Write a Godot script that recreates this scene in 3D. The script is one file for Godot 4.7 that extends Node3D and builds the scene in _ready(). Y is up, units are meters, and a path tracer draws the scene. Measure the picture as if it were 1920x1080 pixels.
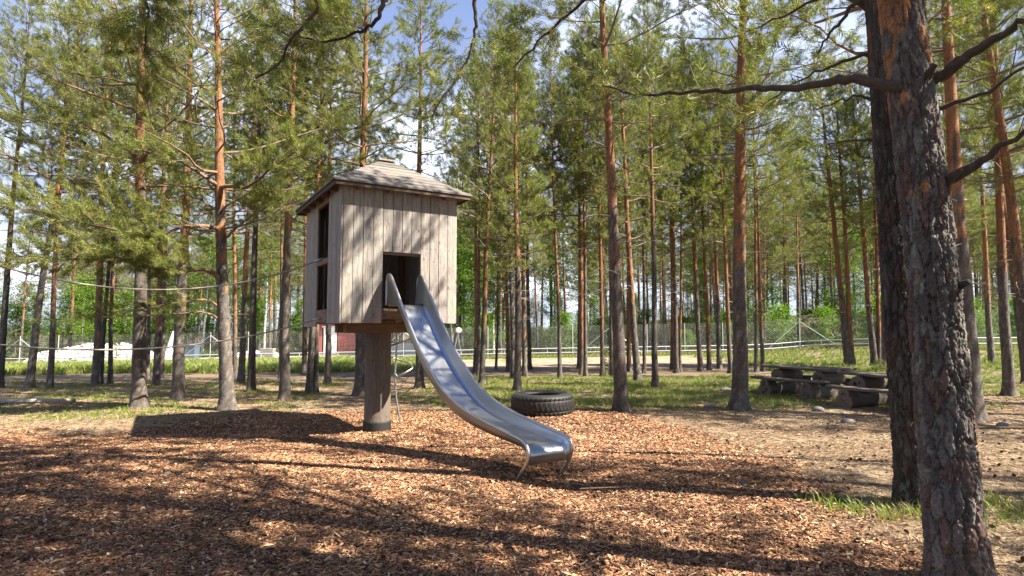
extends Node3D
# A timber playhouse on a log post with a steel slide, in a sunny young pine wood.
# Units are metres; depth into the picture runs along -z.

var rng := RandomNumberGenerator.new()
var used_names := {}
var noise_a := FastNoiseLite.new()
var noise_b := FastNoiseLite.new()
var noise_c := FastNoiseLite.new()
var plates := FastNoiseLite.new()
var plate_tone := FastNoiseLite.new()
var M := {}
var mulch_outline := PackedVector2Array()
var shoot_meshes: Array = []
var dead_shoot: Mesh
var crown_sets := {}
var leafy_sets: Array = []

# ------------------------------------------------------------------ _ready
func _ready() -> void:
	setup_camera_and_light()
	setup_noise()
	setup_materials()
	build_ground()
	build_shoots()
	build_crowns()
	build_playhouse()
	build_slide()
	build_ropes()
	build_coil()
	build_tyre()
	build_tables()
	build_pines()
	build_beyond_fence()
	build_fence()
	build_woods()
	build_small_things()
	build_ground_cover()

func setup_camera_and_light() -> void:
	var cam := Camera3D.new()
	cam.name = "camera"
	cam.fov = 51.9
	cam.near = 0.05
	cam.far = 900.0
	cam.position = Vector3(0, 1.6, 0)
	cam.rotation.x = atan(78.0 / 1110.0)
	add_child(cam)
	cam.current = true
	var sun := DirectionalLight3D.new()
	sun.name = "sun"
	sun.light_energy = 1.6
	sun.light_color = Color(1.0, 0.95, 0.87)
	sun.light_angular_distance = 0.5
	sun.shadow_enabled = true
	var to_sun := Vector3(0.648, 0.736, 0.194).normalized()
	sun.look_at_from_position(to_sun * 50.0, Vector3.ZERO, Vector3.UP)
	add_child(sun)
	var sky_mat := ProceduralSkyMaterial.new()
	sky_mat.sky_top_color = Color(0.27, 0.45, 0.78)
	sky_mat.sky_horizon_color = Color(0.90, 0.95, 1.0)
	sky_mat.sky_curve = 0.34
	sky_mat.ground_bottom_color = Color(0.25, 0.22, 0.18)
	sky_mat.ground_horizon_color = Color(0.55, 0.58, 0.6)
	sky_mat.sun_angle_max = 8.0
	sky_mat.sky_cover = cloud_cover()
	sky_mat.sky_cover_modulate = Color(1, 1, 1)
	var sky := Sky.new()
	sky.sky_material = sky_mat
	var env := Environment.new()
	env.background_mode = Environment.BG_SKY
	env.sky = sky
	env.background_energy_multiplier = 0.28
	env.tonemap_mode = Environment.TONE_MAPPER_LINEAR
	env.tonemap_exposure = 4.35
	env.sdfgi_enabled = true
	env.ssao_enabled = true
	env.ssil_enabled = true
	var we := WorldEnvironment.new()
	we.name = "environment"
	we.environment = env
	add_child(we)

func cloud_cover() -> Texture2D:
	var n := FastNoiseLite.new()
	n.seed = 11
	n.noise_type = FastNoiseLite.TYPE_SIMPLEX_SMOOTH
	n.fractal_octaves = 5
	n.frequency = 1.1
	var w := 768
	var h := 384
	var im := Image.create(w, h, false, Image.FORMAT_RGBA8)
	for j in h:
		var th := PI * (j + 0.5) / h
		var y := cos(th)
		var s := sin(th)
		for i in w:
			if y < 0.0:
				im.set_pixel(i, j, Color(0, 0, 0, 0))
				continue
			var ph := TAU * i / w
			var k := 1.0 / (y + 0.35)
			var v := n.get_noise_3d(s * cos(ph) * k * 1.3, y * 0.8, s * sin(ph) * k * 1.3)
			var a := smoothstep(-0.08, 0.32, v) * 0.75
			im.set_pixel(i, j, Color(0.95, 0.96, 0.98, a))
	return ImageTexture.create_from_image(im)

func setup_noise() -> void:
	rng.seed = 20240611
	noise_a.seed = 3
	noise_a.frequency = 1.0
	noise_a.fractal_octaves = 4
	noise_b.seed = 17
	noise_b.frequency = 1.0
	noise_b.fractal_octaves = 3
	noise_c.seed = 29
	noise_c.frequency = 1.0
	noise_c.fractal_octaves = 2
	plates.seed = 5
	plates.noise_type = FastNoiseLite.TYPE_CELLULAR
	plates.cellular_return_type = FastNoiseLite.RETURN_DISTANCE2_SUB
	plates.cellular_jitter = 1.0
	plates.frequency = 1.0
	plates.fractal_type = FastNoiseLite.FRACTAL_NONE
	plates.domain_warp_enabled = true
	plates.domain_warp_amplitude = 0.6
	plates.domain_warp_frequency = 1.2
	plate_tone = plates.duplicate()
	plate_tone.cellular_return_type = FastNoiseLite.RETURN_CELL_VALUE

# ------------------------------------------------------------------ small helpers
func ss(a: float, b: float, x: float) -> float:
	return smoothstep(a, b, x)

func ground_h(x: float, d: float) -> float:
	var h := 0.30 * (1.0 - ss(5.0, 9.3, d))
	h += ss(14.0, 38.0, d) * (-0.2 + 0.019 * clampf(x, -45.0, 45.0))
	h += 0.45 * ss(15.0, 23.0, x) * ss(18.0, 28.0, d)
	# earth banks and the wooded hillside beyond the fence
	h += 1.3 * exp(-pow((d - 58.0) / 7.0, 2.0)) * ss(-14.0, -3.0, x) * (1.0 - ss(10.0, 18.0, x))
	h += 2.3 * exp(-pow((d - 52.0) / 5.0, 2.0)) * exp(-pow((x - 27.0) / 5.5, 2.0))
	h += 2.2 * ss(40.0, 75.0, d) * ss(26.0, 50.0, x)
	h += 1.5 * ss(70.0, 140.0, d)
	return h

func ground_fine(x: float, d: float) -> float:
	return ground_h(x, d) - 0.055 * exp(-pow((x - 0.45) / 0.55, 2.0) - pow((d - 4.95) / 0.45, 2.0)) + 0.018 * noise_a.get_noise_2d(x * 0.55, d * 0.55) + 0.010 * noise_b.get_noise_2d(x * 2.4, d * 2.4)

func gp(x: float, d: float, up := 0.0) -> Vector3:
	return Vector3(x, ground_fine(x, d) + up, -d)

func numbered(called: String) -> String:
	var n: int = used_names.get(called, 0)
	used_names[called] = n + 1
	return called if n == 0 else "%s_%03d" % [called, n]

func thing(called: String, label: String, category: String, at := Vector3.ZERO, group := "") -> Node3D:
	var o := Node3D.new()
	o.name = numbered(called)
	o.position = at
	add_child(o, true)
	tag(o, label, category, group)
	return o

func tag(o: Node, label: String, category: String, group := "") -> void:
	o.set_meta("label", label)
	o.set_meta("category", category)
	if group != "":
		o.set_meta("group", group)

func part(called: String, mesh: Mesh, material: Material, parent: Node, at := Vector3.ZERO) -> MeshInstance3D:
	var o := MeshInstance3D.new()
	o.name = called
	o.mesh = mesh
	o.material_override = material
	o.position = at
	parent.add_child(o, true)
	return o

func single(called: String, mesh: Mesh, material: Material, label: String, category: String, at := Vector3.ZERO, group := "") -> MeshInstance3D:
	var o := part(numbered(called), mesh, material, self, at)
	tag(o, label, category, group)
	return o

func structure(called: String, mesh: Mesh, material: Material) -> MeshInstance3D:
	var o := part(numbered(called), mesh, material, self)
	o.set_meta("kind", "structure")
	return o

# A grid of points (nu columns, nv rows) as a smooth sheet; wrapped columns repeat the first one.
func grid_mesh(P: PackedVector3Array, nu: int, nv: int, wrap := false, C := PackedColorArray(), UV := PackedVector2Array(), flip := false) -> ArrayMesh:
	var N := PackedVector3Array()
	N.resize(P.size())
	var sg := -1.0 if flip else 1.0
	for j in nv:
		var j0 := maxi(j - 1, 0)
		var j1 := mini(j + 1, nv - 1)
		for i in nu:
			var i0 := i - 1
			var i1 := i + 1
			if wrap:
				if i0 < 0: i0 = nu - 2
				if i1 >= nu: i1 = 1
			else:
				i0 = maxi(i0, 0)
				i1 = mini(i1, nu - 1)
			var n := (P[j * nu + i1] - P[j * nu + i0]).cross(P[j1 * nu + i] - P[j0 * nu + i])
			N[j * nu + i] = (n * sg).normalized() if n.length_squared() > 1e-18 else Vector3.UP
	var I := PackedInt32Array()
	I.resize((nu - 1) * (nv - 1) * 6)
	var k := 0
	for j in nv - 1:
		for i in nu - 1:
			var a := j * nu + i
			var b := a + 1
			var d := a + nu
			var c := d + 1
			if flip:
				I[k] = a; I[k + 1] = b; I[k + 2] = d; I[k + 3] = b; I[k + 4] = c; I[k + 5] = d
			else:
				I[k] = a; I[k + 1] = d; I[k + 2] = b; I[k + 3] = b; I[k + 4] = d; I[k + 5] = c
			k += 6
	var arr := []
	arr.resize(Mesh.ARRAY_MAX)
	arr[Mesh.ARRAY_VERTEX] = P
	arr[Mesh.ARRAY_NORMAL] = N
	arr[Mesh.ARRAY_INDEX] = I
	if C.size() == P.size():
		arr[Mesh.ARRAY_COLOR] = C
	if UV.size() == P.size():
		arr[Mesh.ARRAY_TEX_UV] = UV
	var m := ArrayMesh.new()
	m.add_surface_from_arrays(Mesh.PRIMITIVE_TRIANGLES, arr)
	return m

func tri(st: SurfaceTool, a: Vector3, b: Vector3, c: Vector3, out: Vector3, ua := Vector2.ZERO, ub := Vector2.ZERO, uc := Vector2.ZERO) -> void:
	var n := (b - a).cross(c - a)
	if n.length_squared() < 1e-20:
		return
	n = n.normalized()
	if n.dot(out) > 0.0:
		st.set_normal(n); st.set_uv(ua); st.add_vertex(a)
		st.set_normal(n); st.set_uv(uc); st.add_vertex(c)
		st.set_normal(n); st.set_uv(ub); st.add_vertex(b)
	else:
		n = -n
		st.set_normal(n); st.set_uv(ua); st.add_vertex(a)
		st.set_normal(n); st.set_uv(ub); st.add_vertex(b)
		st.set_normal(n); st.set_uv(uc); st.add_vertex(c)

func begin() -> SurfaceTool:
	var st := SurfaceTool.new()
	st.begin(Mesh.PRIMITIVE_TRIANGLES)
	return st

# A box with chamfered edges; the grain runs along axis 0, 1 or 2.
func add_block(st: SurfaceTool, centre: Vector3, size: Vector3, bevel := 0.004, along := 1, tint := Color.WHITE, basis := Basis.IDENTITY) -> void:
	var h := size * 0.5
	var b := minf(bevel, minf(h.x, minf(h.y, h.z)) * 0.6)
	var uo := Vector2(rng.randf() * 7.0, rng.randf() * 7.0)
	var v := {}
	for sx in [-1, 1]:
		for sy in [-1, 1]:
			for sz in [-1, 1]:
				v[[0, sx, sy, sz]] = Vector3(sx * h.x, sy * (h.y - b), sz * (h.z - b))
				v[[1, sx, sy, sz]] = Vector3(sx * (h.x - b), sy * h.y, sz * (h.z - b))
				v[[2, sx, sy, sz]] = Vector3(sx * (h.x - b), sy * (h.y - b), sz * h.z)
	st.set_color(tint)
	var quads := []
	for s in [-1, 1]:
		quads.append([[0, s, -1, -1], [0, s, 1, -1], [0, s, 1, 1], [0, s, -1, 1]])
		quads.append([[1, -1, s, -1], [1, 1, s, -1], [1, 1, s, 1], [1, -1, s, 1]])
		quads.append([[2, -1, -1, s], [2, 1, -1, s], [2, 1, 1, s], [2, -1, 1, s]])
		for t in [-1, 1]:
			quads.append([[0, s, t, -1], [0, s, t, 1], [1, s, t, 1], [1, s, t, -1]])
			quads.append([[0, s, -1, t], [0, s, 1, t], [2, s, 1, t], [2, s, -1, t]])
			quads.append([[1, -1, s, t], [1, 1, s, t], [2, 1, s, t], [2, -1, s, t]])
	for q in quads:
		var p := []
		var mid := Vector3.ZERO
		for k in q:
			p.append(v[k])
			mid += v[k]
		var uv := []
		for x: Vector3 in p:
			var u := 0.0
			var w := 0.0
			match along:
				0: u = x.y + x.z; w = x.x
				1: u = x.x + x.z; w = x.y
				_: u = x.x + x.y; w = x.z
			uv.append(Vector2(u, w) + uo)
		for k in 4:
			p[k] = centre + basis * p[k]
		var out := basis * mid
		tri(st, p[0], p[1], p[2], out, uv[0], uv[1], uv[2])
		tri(st, p[0], p[2], p[3], out, uv[0], uv[2], uv[3])
	for sx in [-1, 1]:
		for sy in [-1, 1]:
			for sz in [-1, 1]:
				tri(st, centre + basis * v[[0, sx, sy, sz]], centre + basis * v[[1, sx, sy, sz]], centre + basis * v[[2, sx, sy, sz]], basis * Vector3(sx, sy, sz), uo, uo, uo)

func block(size: Vector3, bevel := 0.004, along := 1, tint := Color.WHITE) -> ArrayMesh:
	var st := begin()
	add_block(st, Vector3.ZERO, size, bevel, along, tint)
	return st.commit()

# Eight corners: bottom ring of four, then top ring of four in the same order.
func hexa(c: Array, tint := Color.WHITE, flat_u := Vector3.RIGHT, flat_v := Vector3.FORWARD) -> ArrayMesh:
	var st := begin()
	st.set_color(tint)
	var mid := Vector3.ZERO
	for p: Vector3 in c:
		mid += p / 8.0
	var uo := Vector2(rng.randf() * 7.0, rng.randf() * 7.0)
	for q in [[0, 1, 2, 3], [4, 5, 6, 7], [0, 1, 5, 4], [1, 2, 6, 5], [2, 3, 7, 6], [3, 0, 4, 7]]:
		var f := Vector3.ZERO
		var uv := []
		for k in q:
			f += c[k] / 4.0
			uv.append(Vector2(c[k].dot(flat_u) + c[k].y * 0.7, c[k].dot(flat_v)) + uo)
		tri(st, c[q[0]], c[q[1]], c[q[2]], f - mid, uv[0], uv[1], uv[2])
		tri(st, c[q[0]], c[q[2]], c[q[3]], f - mid, uv[0], uv[2], uv[3])
	return st.commit()

# A tube along a polyline with one radius for each point.
func tube(path: PackedVector3Array, radii: PackedFloat32Array, segs := 8, tint := Color.WHITE, closed_ends := true) -> ArrayMesh:
	var P := PackedVector3Array()
	var C := PackedColorArray()
	var UV := PackedVector2Array()
	var n := path.size()
	var side := Vector3.ZERO
	var rows := 0
	var run := 0.0
	for j in n:
		var t := (path[mini(j + 1, n - 1)] - path[maxi(j - 1, 0)]).normalized()
		if side == Vector3.ZERO:
			side = t.cross(Vector3.UP if absf(t.y) < 0.9 else Vector3.RIGHT).normalized()
		side = (side - t * side.dot(t)).normalized()
		var other := t.cross(side)
		if j > 0:
			run += path[j].distance_to(path[j - 1])
		var rings := [radii[j]]
		if closed_ends and j == 0:
			rings = [radii[j] * 0.02, radii[j]]
		elif closed_ends and j == n - 1:
			rings = [radii[j], radii[j] * 0.02]
		for r: float in rings:
			for i in segs + 1:
				var a := TAU * i / segs
				P.append(path[j] + (side * cos(a) + other * sin(a)) * r)
				C.append(tint)
				UV.append(Vector2(a * radii[j], run))
			rows += 1
	return grid_mesh(P, segs + 1, rows, true, C, UV)

# Smooth path through control points.
func smooth_path(pts: Array, each: int) -> PackedVector3Array:
	var out := PackedVector3Array()
	for k in pts.size() - 1:
		var p0: Vector3 = pts[maxi(k - 1, 0)]
		var p1: Vector3 = pts[k]
		var p2: Vector3 = pts[k + 1]
		var p3: Vector3 = pts[mini(k + 2, pts.size() - 1)]
		for s in each:
			out.append(p1.cubic_interpolate(p2, p0, p3, float(s) / each))
	out.append(pts[-1])
	return out

func ramp_radii(n: int, r0: float, r1: float) -> PackedFloat32Array:
	var r := PackedFloat32Array()
	for k in n:
		r.append(lerpf(r0, r1, float(k) / maxi(n - 1, 1)))
	return r

# Cheap thin tube added straight to a SurfaceTool (three or four sides, no caps).
func add_stick(st: SurfaceTool, path: PackedVector3Array, r0: float, r1: float, segs: int, tint: Color) -> void:
	var n := path.size()
	var t0 := (path[n - 1] - path[0]).normalized()
	var side := t0.cross(Vector3.UP if absf(t0.y) < 0.9 else Vector3.RIGHT).normalized()
	var other := t0.cross(side)
	st.set_color(tint)
	for j in n - 1:
		var ra := lerpf(r0, r1, float(j) / (n - 1))
		var rb := lerpf(r0, r1, float(j + 1) / (n - 1))
		for i in segs:
			var a0 := TAU * i / segs
			var a1 := TAU * (i + 1) / segs
			var d0 := side * cos(a0) + other * sin(a0)
			var d1 := side * cos(a1) + other * sin(a1)
			var A := path[j] + d0 * ra
			var B := path[j] + d1 * ra
			var Cc := path[j + 1] + d1 * rb
			var D := path[j + 1] + d0 * rb
			st.set_normal(d0); st.add_vertex(A)
			st.set_normal(d0); st.add_vertex(D)
			st.set_normal(d1); st.add_vertex(B)
			st.set_normal(d1); st.add_vertex(B)
			st.set_normal(d0); st.add_vertex(D)
			st.set_normal(d1); st.add_vertex(Cc)

# ------------------------------------------------------------------ materials
func noise_texture(freq: float, lo: float, hi: float, type := FastNoiseLite.TYPE_SIMPLEX_SMOOTH, normal := false, strength := 6.0, sd := 1, size := 512) -> NoiseTexture2D:
	var n := FastNoiseLite.new()
	n.seed = sd
	n.noise_type = type
	n.frequency = freq
	n.fractal_octaves = 5
	if type == FastNoiseLite.TYPE_CELLULAR:
		n.cellular_return_type = FastNoiseLite.RETURN_DISTANCE2_SUB
		n.fractal_octaves = 2
	var t := NoiseTexture2D.new()
	t.width = size
	t.height = size
	t.seamless = true
	t.noise = n
	if normal:
		t.as_normal_map = true
		t.bump_strength = strength
	else:
		var g := Gradient.new()
		g.set_color(0, Color(lo, lo, lo))
		g.set_color(1, Color(hi, hi, hi))
		t.color_ramp = g
	return t

func std(color: Color, rough: float, metal := 0.0) -> StandardMaterial3D:
	var m := StandardMaterial3D.new()
	m.albedo_color = color.linear_to_srgb()
	m.roughness = rough
	m.metallic = metal
	m.cull_mode = BaseMaterial3D.CULL_DISABLED
	return m

func tri_map(m: StandardMaterial3D, scale: Vector3, world := true) -> void:
	m.uv1_triplanar = true
	m.uv1_world_triplanar = world
	m.uv1_scale = scale

func wood_texture(sd: int, base: Color, warm: Color, dark: Color) -> Texture2D:
	var w := 384
	var h := 768
	var n := FastNoiseLite.new()
	n.seed = sd
	n.frequency = 1.0
	n.fractal_octaves = 3
	var im := Image.create(w, h, false, Image.FORMAT_RGB8)
	var knots := []
	var r := RandomNumberGenerator.new()
	r.seed = sd * 7 + 1
	for k in 9:
		knots.append([r.randf(), r.randf(), r.randf_range(0.006, 0.017)])
	for j in h:
		var y := float(j) / h
		for i in w:
			var x := float(i) / w
			# wrap both ways on two circles
			var cx := cos(x * TAU)
			var sx := sin(x * TAU)
			var fine := n.get_noise_3d(cx * 22.0, sx * 22.0, y * 9.0)
			var grain := n.get_noise_3d(cx * 6.0 + 40.0, sx * 6.0, y * 2.5)
			var blot := n.get_noise_3d(cx * 1.5 + 90.0, sx * 1.5, sin(y * TAU) * 1.2 + cos(y * TAU))
			var c := base.lerp(warm, clampf(0.4 + grain * 1.7 + blot * 1.6, 0.0, 1.0))
			c = c.lerp(dark, clampf(fine * 1.6 + blot * 0.5 - 0.08, 0.0, 0.75))
			im.set_pixel(i, j, c.linear_to_srgb())
	for q in knots:
		var ox := int(q[0] * w)
		var oy := int(q[1] * h)
		var rx := int(q[2] * w) + 1
		var ry := int(q[2] * w * 1.5) + 1
		for dy in range(-ry * 2, ry * 2 + 1):
			for dx in range(-rx * 2, rx * 2 + 1):
				var e := sqrt(pow(float(dx) / rx, 2.0) + pow(float(dy) / ry, 2.0))
				if e < 1.5:
					var px := posmod(ox + dx, w)
					var py := posmod(oy + dy, h)
					var old := im.get_pixel(px, py)
					im.set_pixel(px, py, old.lerp((dark * 0.7).linear_to_srgb(), 0.6 if e < 1.0 else 0.25))
	return ImageTexture.create_from_image(im)

func setup_materials() -> void:
	var m: StandardMaterial3D
	# weathered boards
	m = std(Color.WHITE, 0.85)
	m.albedo_texture = wood_texture(2, Color(0.225, 0.220, 0.217), Color(0.345, 0.313, 0.286), Color(0.110, 0.094, 0.080))
	m.vertex_color_use_as_albedo = true
	m.uv1_scale = Vector3(1.2, 0.55, 1.0)
	m.heightmap_enabled = false
	m.normal_enabled = true
	m.normal_texture = noise_texture(0.03, 0, 1, FastNoiseLite.TYPE_SIMPLEX_SMOOTH, true, 3.0, 8)
	m.normal_scale = 0.35
	M.board = m
	m = m.duplicate()
	m.albedo_texture = wood_texture(5, Color(0.155, 0.108, 0.072), Color(0.225, 0.155, 0.100), Color(0.07, 0.045, 0.028))
	M.brown_board = m
	m = M.board.duplicate()
	m.albedo_texture = wood_texture(9, Color(0.175, 0.153, 0.136), Color(0.245, 0.200, 0.162), Color(0.065, 0.053, 0.044))
	M.old_log = m
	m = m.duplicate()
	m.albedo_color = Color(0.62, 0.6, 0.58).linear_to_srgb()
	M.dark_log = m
	# steel
	m = std(Color(0.44, 0.465, 0.49), 0.3, 1.0)
	m.roughness_texture = noise_texture(0.008, 0.32, 0.42, FastNoiseLite.TYPE_SIMPLEX_SMOOTH, false, 1, 31)
	m.roughness = 1.0
	tri_map(m, Vector3(1.5, 1.5, 1.5), false)
	m.normal_enabled = true
	m.normal_texture = noise_texture(0.01, 0, 1, FastNoiseLite.TYPE_SIMPLEX_SMOOTH, true, 1.5, 33)
	m.normal_scale = 0.03
	M.steel = m
	m = std(Color(0.46, 0.46, 0.46), 0.42, 1.0)
	M.steel_tube = m
	m = std(Color(0.50, 0.52, 0.53), 0.5, 0.6)
	M.galvanised = m
	M.wire = std(Color(0.20, 0.21, 0.21), 0.6, 0.3)
	m = std(Color(0.42, 0.43, 0.43), 0.55, 0.3)
	M.rail = m
	# rubber
	m = std(Color(0.012, 0.012, 0.013), 0.66)
	m.albedo_texture = noise_texture(0.02, 0.7, 1.0, FastNoiseLite.TYPE_SIMPLEX_SMOOTH, false, 1, 12)
	tri_map(m, Vector3(1.3, 1.3, 1.3), false)
	M.rubber = m
	m = std(Color(0.011, 0.011, 0.012), 0.72)
	M.black_sleeve = m
	# bark: colour lies in the vertices, grain in the textures
	m = std(Color.WHITE, 0.95)
	m.vertex_color_use_as_albedo = true
	m.albedo_texture = noise_texture(0.02, 0.62, 1.0, FastNoiseLite.TYPE_SIMPLEX_SMOOTH, false, 1, 41)
	m.normal_enabled = true
	m.normal_texture = noise_texture(0.028, 0, 1, FastNoiseLite.TYPE_CELLULAR, true, 8.0, 42)
	m.normal_scale = 0.8
	tri_map(m, Vector3(2.6, 1.3, 2.6), true)
	M.bark = m
	m = m.duplicate()
	m.uv1_scale = Vector3(7.0, 5.0, 7.0)
	m.normal_scale = 0.5
	M.near_bark = m
	m = std(Color.WHITE, 0.95)
	m.vertex_color_use_as_albedo = true
	M.twig = m
	# needles and leaves
	m = std(Color.WHITE, 0.6)
	m.vertex_color_use_as_albedo = true
	m.backlight_enabled = true
	m.backlight = Color(0.8, 0.86, 0.45)
	M.needle = m
	m = m.duplicate()
	m.backlight = Color(0.9, 1.0, 0.5)
	m.roughness = 0.5
	M.leaf = m
	M.grass = m.duplicate()
	M.grass.backlight = Color(0.7, 0.8, 0.4)
	# ground
	m = std(Color.WHITE, 1.0)
	m.vertex_color_use_as_albedo = true
	m.albedo_texture = noise_texture(0.035, 0.55, 1.0, FastNoiseLite.TYPE_SIMPLEX, false, 1, 51, 1024)
	m.normal_enabled = true
	m.normal_texture = noise_texture(0.05, 0, 1, FastNoiseLite.TYPE_SIMPLEX, true, 8.0, 52, 1024)
	m.normal_scale = 0.9
	tri_map(m, Vector3(0.62, 0.62, 0.62), true)
	M.ground = m
	m = std(Color.WHITE, 0.9)
	m.vertex_color_use_as_albedo = true
	M.chip = m
	m = std(Color(0.52, 0.50, 0.47), 0.95)
	m.albedo_texture = noise_texture(0.03, 0.75, 1.0, FastNoiseLite.TYPE_SIMPLEX, false, 1, 61)
	tri_map(m, Vector3(1.5, 1.5, 1.5))
	m.vertex_color_use_as_albedo = true
	M.stone = m
	m = m.duplicate()
	m.albedo_color = Color(0.23, 0.215, 0.195).linear_to_srgb()
	M.fieldstone = m
	m = std(Color(0.26, 0.24, 0.21), 0.9)
	m.normal_enabled = true
	m.normal_texture = noise_texture(0.06, 0, 1, FastNoiseLite.TYPE_CELLULAR, true, 6.0, 71)
	tri_map(m, Vector3(4, 4, 4))
	M.rope = m
	m = std(Color(0.34, 0.07, 0.055), 0.8)
	m.vertex_color_use_as_albedo = true
	M.red_paint = m
	M.white_paint = std(Color(0.78, 0.78, 0.76), 0.6)
	M.tarpaulin = std(Color(0.74, 0.75, 0.76), 0.55)
	M.blue_bin = std(Color(0.06, 0.10, 0.15), 0.5)
	M.roof_sheet = std(Color(0.12, 0.11, 0.11), 0.7)
	m = std(Color.WHITE, 0.8)
	m.vertex_color_use_as_albedo = true
	M.painted = m

# ------------------------------------------------------------------ ground
func stretched(dense_lo: float, dense_hi: float, step: float, lo: float, hi: float, grow: float) -> PackedFloat32Array:
	var out := PackedFloat32Array()
	var x := dense_lo
	while x < dense_hi:
		out.append(x)
		x += step
	var s := step
	while x < hi:
		out.append(x)
		s *= grow
		x += s
	out.append(hi)
	var back := PackedFloat32Array()
	x = dense_lo
	s = step
	while x > lo:
		s *= grow
		x -= s
		back.append(maxf(x, lo))
	back.reverse()
	back.append_array(out)
	return back

func mulch_amount(x: float, d: float) -> float:
	var e := 0.55 * noise_b.get_noise_2d(x * 0.8 + 31.0, d * 0.8)
	if not Geometry2D.is_point_in_polygon(Vector2(x, d), mulch_outline):
		var near := 99.0
		for k in mulch_outline.size() - 1:
			var q := Geometry2D.get_closest_point_to_segment(Vector2(x, d), mulch_outline[k], mulch_outline[k + 1])
			near = minf(near, q.distance_to(Vector2(x, d)))
		return ss(1.0, -0.35, near - e)
	return 1.0

func grass_amount(x: float, d: float) -> float:
	var n := noise_a.get_noise_2d(x * 0.35, d * 0.5) + 0.5 * noise_b.get_noise_2d(x * 1.3, d * 1.3)
	var band := ss(11.4, 13.0, d) * (1.0 - ss(19.5, 22.0, d)) * ss(-4.0, -0.5, x) * (1.0 - ss(8.5, 11.0, x))
	var left := ss(23.0, 26.0, d) * (1.0 - ss(36.5, 38.5, d)) * (1.0 - ss(-6.0, -3.0, x))
	var far_right := ss(18.0, 21.0, d) * (1.0 - ss(36.0, 38.5, d)) * ss(9.0, 12.0, x)
	var right := ss(13.5, 15.0, d) * (1.0 - ss(24.0, 27.0, d)) * ss(9.5, 11.0, x)
	var bits := 0.42 * ss(9.0, 11.0, d) * (1.0 - ss(17.0, 22.0, d)) * (1.0 - ss(-5.0, -3.5, x))
	var foot := 0.55 * exp(-pow((x - 2.7) / 0.55, 2.0) - pow((d - 4.35) / 0.35, 2.0)) + 0.55 * exp(-pow((x - 3.6) / 0.7, 2.0) - pow((d - 4.3) / 0.8, 2.0))
	var along_fence := ss(36.2, 37.4, d) * (1.0 - ss(39.0, 40.5, d))
	var v := maxf(maxf(maxf(band * 0.95, left * 1.5), maxf(far_right * 0.55, right * 0.7)), maxf(maxf(bits, foot * 1.1), along_fence * 0.9))
	return clampf(v * ss(-0.55, 0.25, n + v * 0.5 - 0.33), 0.0, 1.0)

func build_ground() -> void:
	mulch_outline = PackedVector2Array([Vector2(-9.5, 2.0), Vector2(-8.9, 9.3), Vector2(-8.43, 9.31), Vector2(-7.82, 9.18), Vector2(-6.30, 8.46), Vector2(-5.82, 8.81), Vector2(-5.72, 9.76), Vector2(-5.14, 10.32), Vector2(-4.85, 11.1), Vector2(-2.73, 11.6), Vector2(-0.10, 11.25), Vector2(1.46, 11.5), Vector2(2.3, 10.5), Vector2(2.7, 8.8), Vector2(2.5, 6.46), Vector2(2.2, 4.90), Vector2(2.0, 3.90), Vector2(1.87, 3.24), Vector2(1.57, 2.0), Vector2(0.0, 1.0), Vector2(-5.0, 1.0)])
	var xs := stretched(-10.5, 10.5, 0.16, -260.0, 260.0, 1.09)
	var ds := stretched(2.0, 21.0, 0.15, -60.0, 420.0, 1.07)
	var nu := xs.size()
	var nv := ds.size()
	var P := PackedVector3Array()
	var C := PackedColorArray()
	var sand := Color(0.335, 0.255, 0.165)
	var litter := Color(0.235, 0.155, 0.090)
	var soil := Color(0.120, 0.085, 0.060)
	var mulch := Color(0.150, 0.074, 0.042)
	var turf := Color(0.105, 0.120, 0.035)
	for d in ds:
		for x in xs:
			P.append(Vector3(x, ground_fine(x, d), -d))
			var n := noise_a.get_noise_2d(x * 0.42 + 7.0, d * 0.7)
			var n2 := noise_b.get_noise_2d(x * 1.7, d * 2.1 + 50.0)
			var c := litter.lerp(sand, clampf(0.45 + 1.3 * n + 0.8 * n2, 0.0, 1.0))
			c = c.lerp(soil, clampf(-1.2 * n2 - 0.25, 0.0, 0.6))
			var strip := ss(25.0, 28.0, d) * (1.0 - ss(36.0, 38.0, d)) * ss(-7.0, -3.0, x) * (1.0 - ss(9.0, 14.0, x))
			c = c.lerp(Color(0.50, 0.405, 0.285), strip * clampf(0.75 + n2, 0.0, 1.0))
			c = c.lerp(turf, 0.75 * grass_amount(x, d) * clampf(0.8 + n2, 0.0, 1.0))
			if x > -12.0 and x < 5.0 and d < 14.0 and d > 0.0:
				c = c.lerp(mulch.lerp(litter, clampf(0.2 + n2, 0.0, 0.4)), mulch_amount(x, d))
			if d > 40.5:
				var wild := Color(0.085, 0.075, 0.045).lerp(Color(0.16, 0.12, 0.08), clampf(0.5 + n * 1.4, 0.0, 1.0))
				var bank := exp(-pow((d - 57.0) / 8.0, 2.0)) * ss(-15.0, -4.0, x) * (1.0 - ss(10.0, 18.0, x))
				wild = wild.lerp(Color(0.10, 0.08, 0.085), bank)
				var mound := exp(-pow((d - 51.0) / 5.0, 2.0)) * exp(-pow((x - 27.0) / 6.0, 2.0))
				wild = wild.lerp(Color(0.27, 0.19, 0.14), clampf(mound * 1.6, 0.0, 1.0))
				c = c.lerp(wild, ss(40.5, 42.0, d))
			C.append(c)
	structure("ground", grid_mesh(P, nu, nv, false, C), M.ground)

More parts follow.
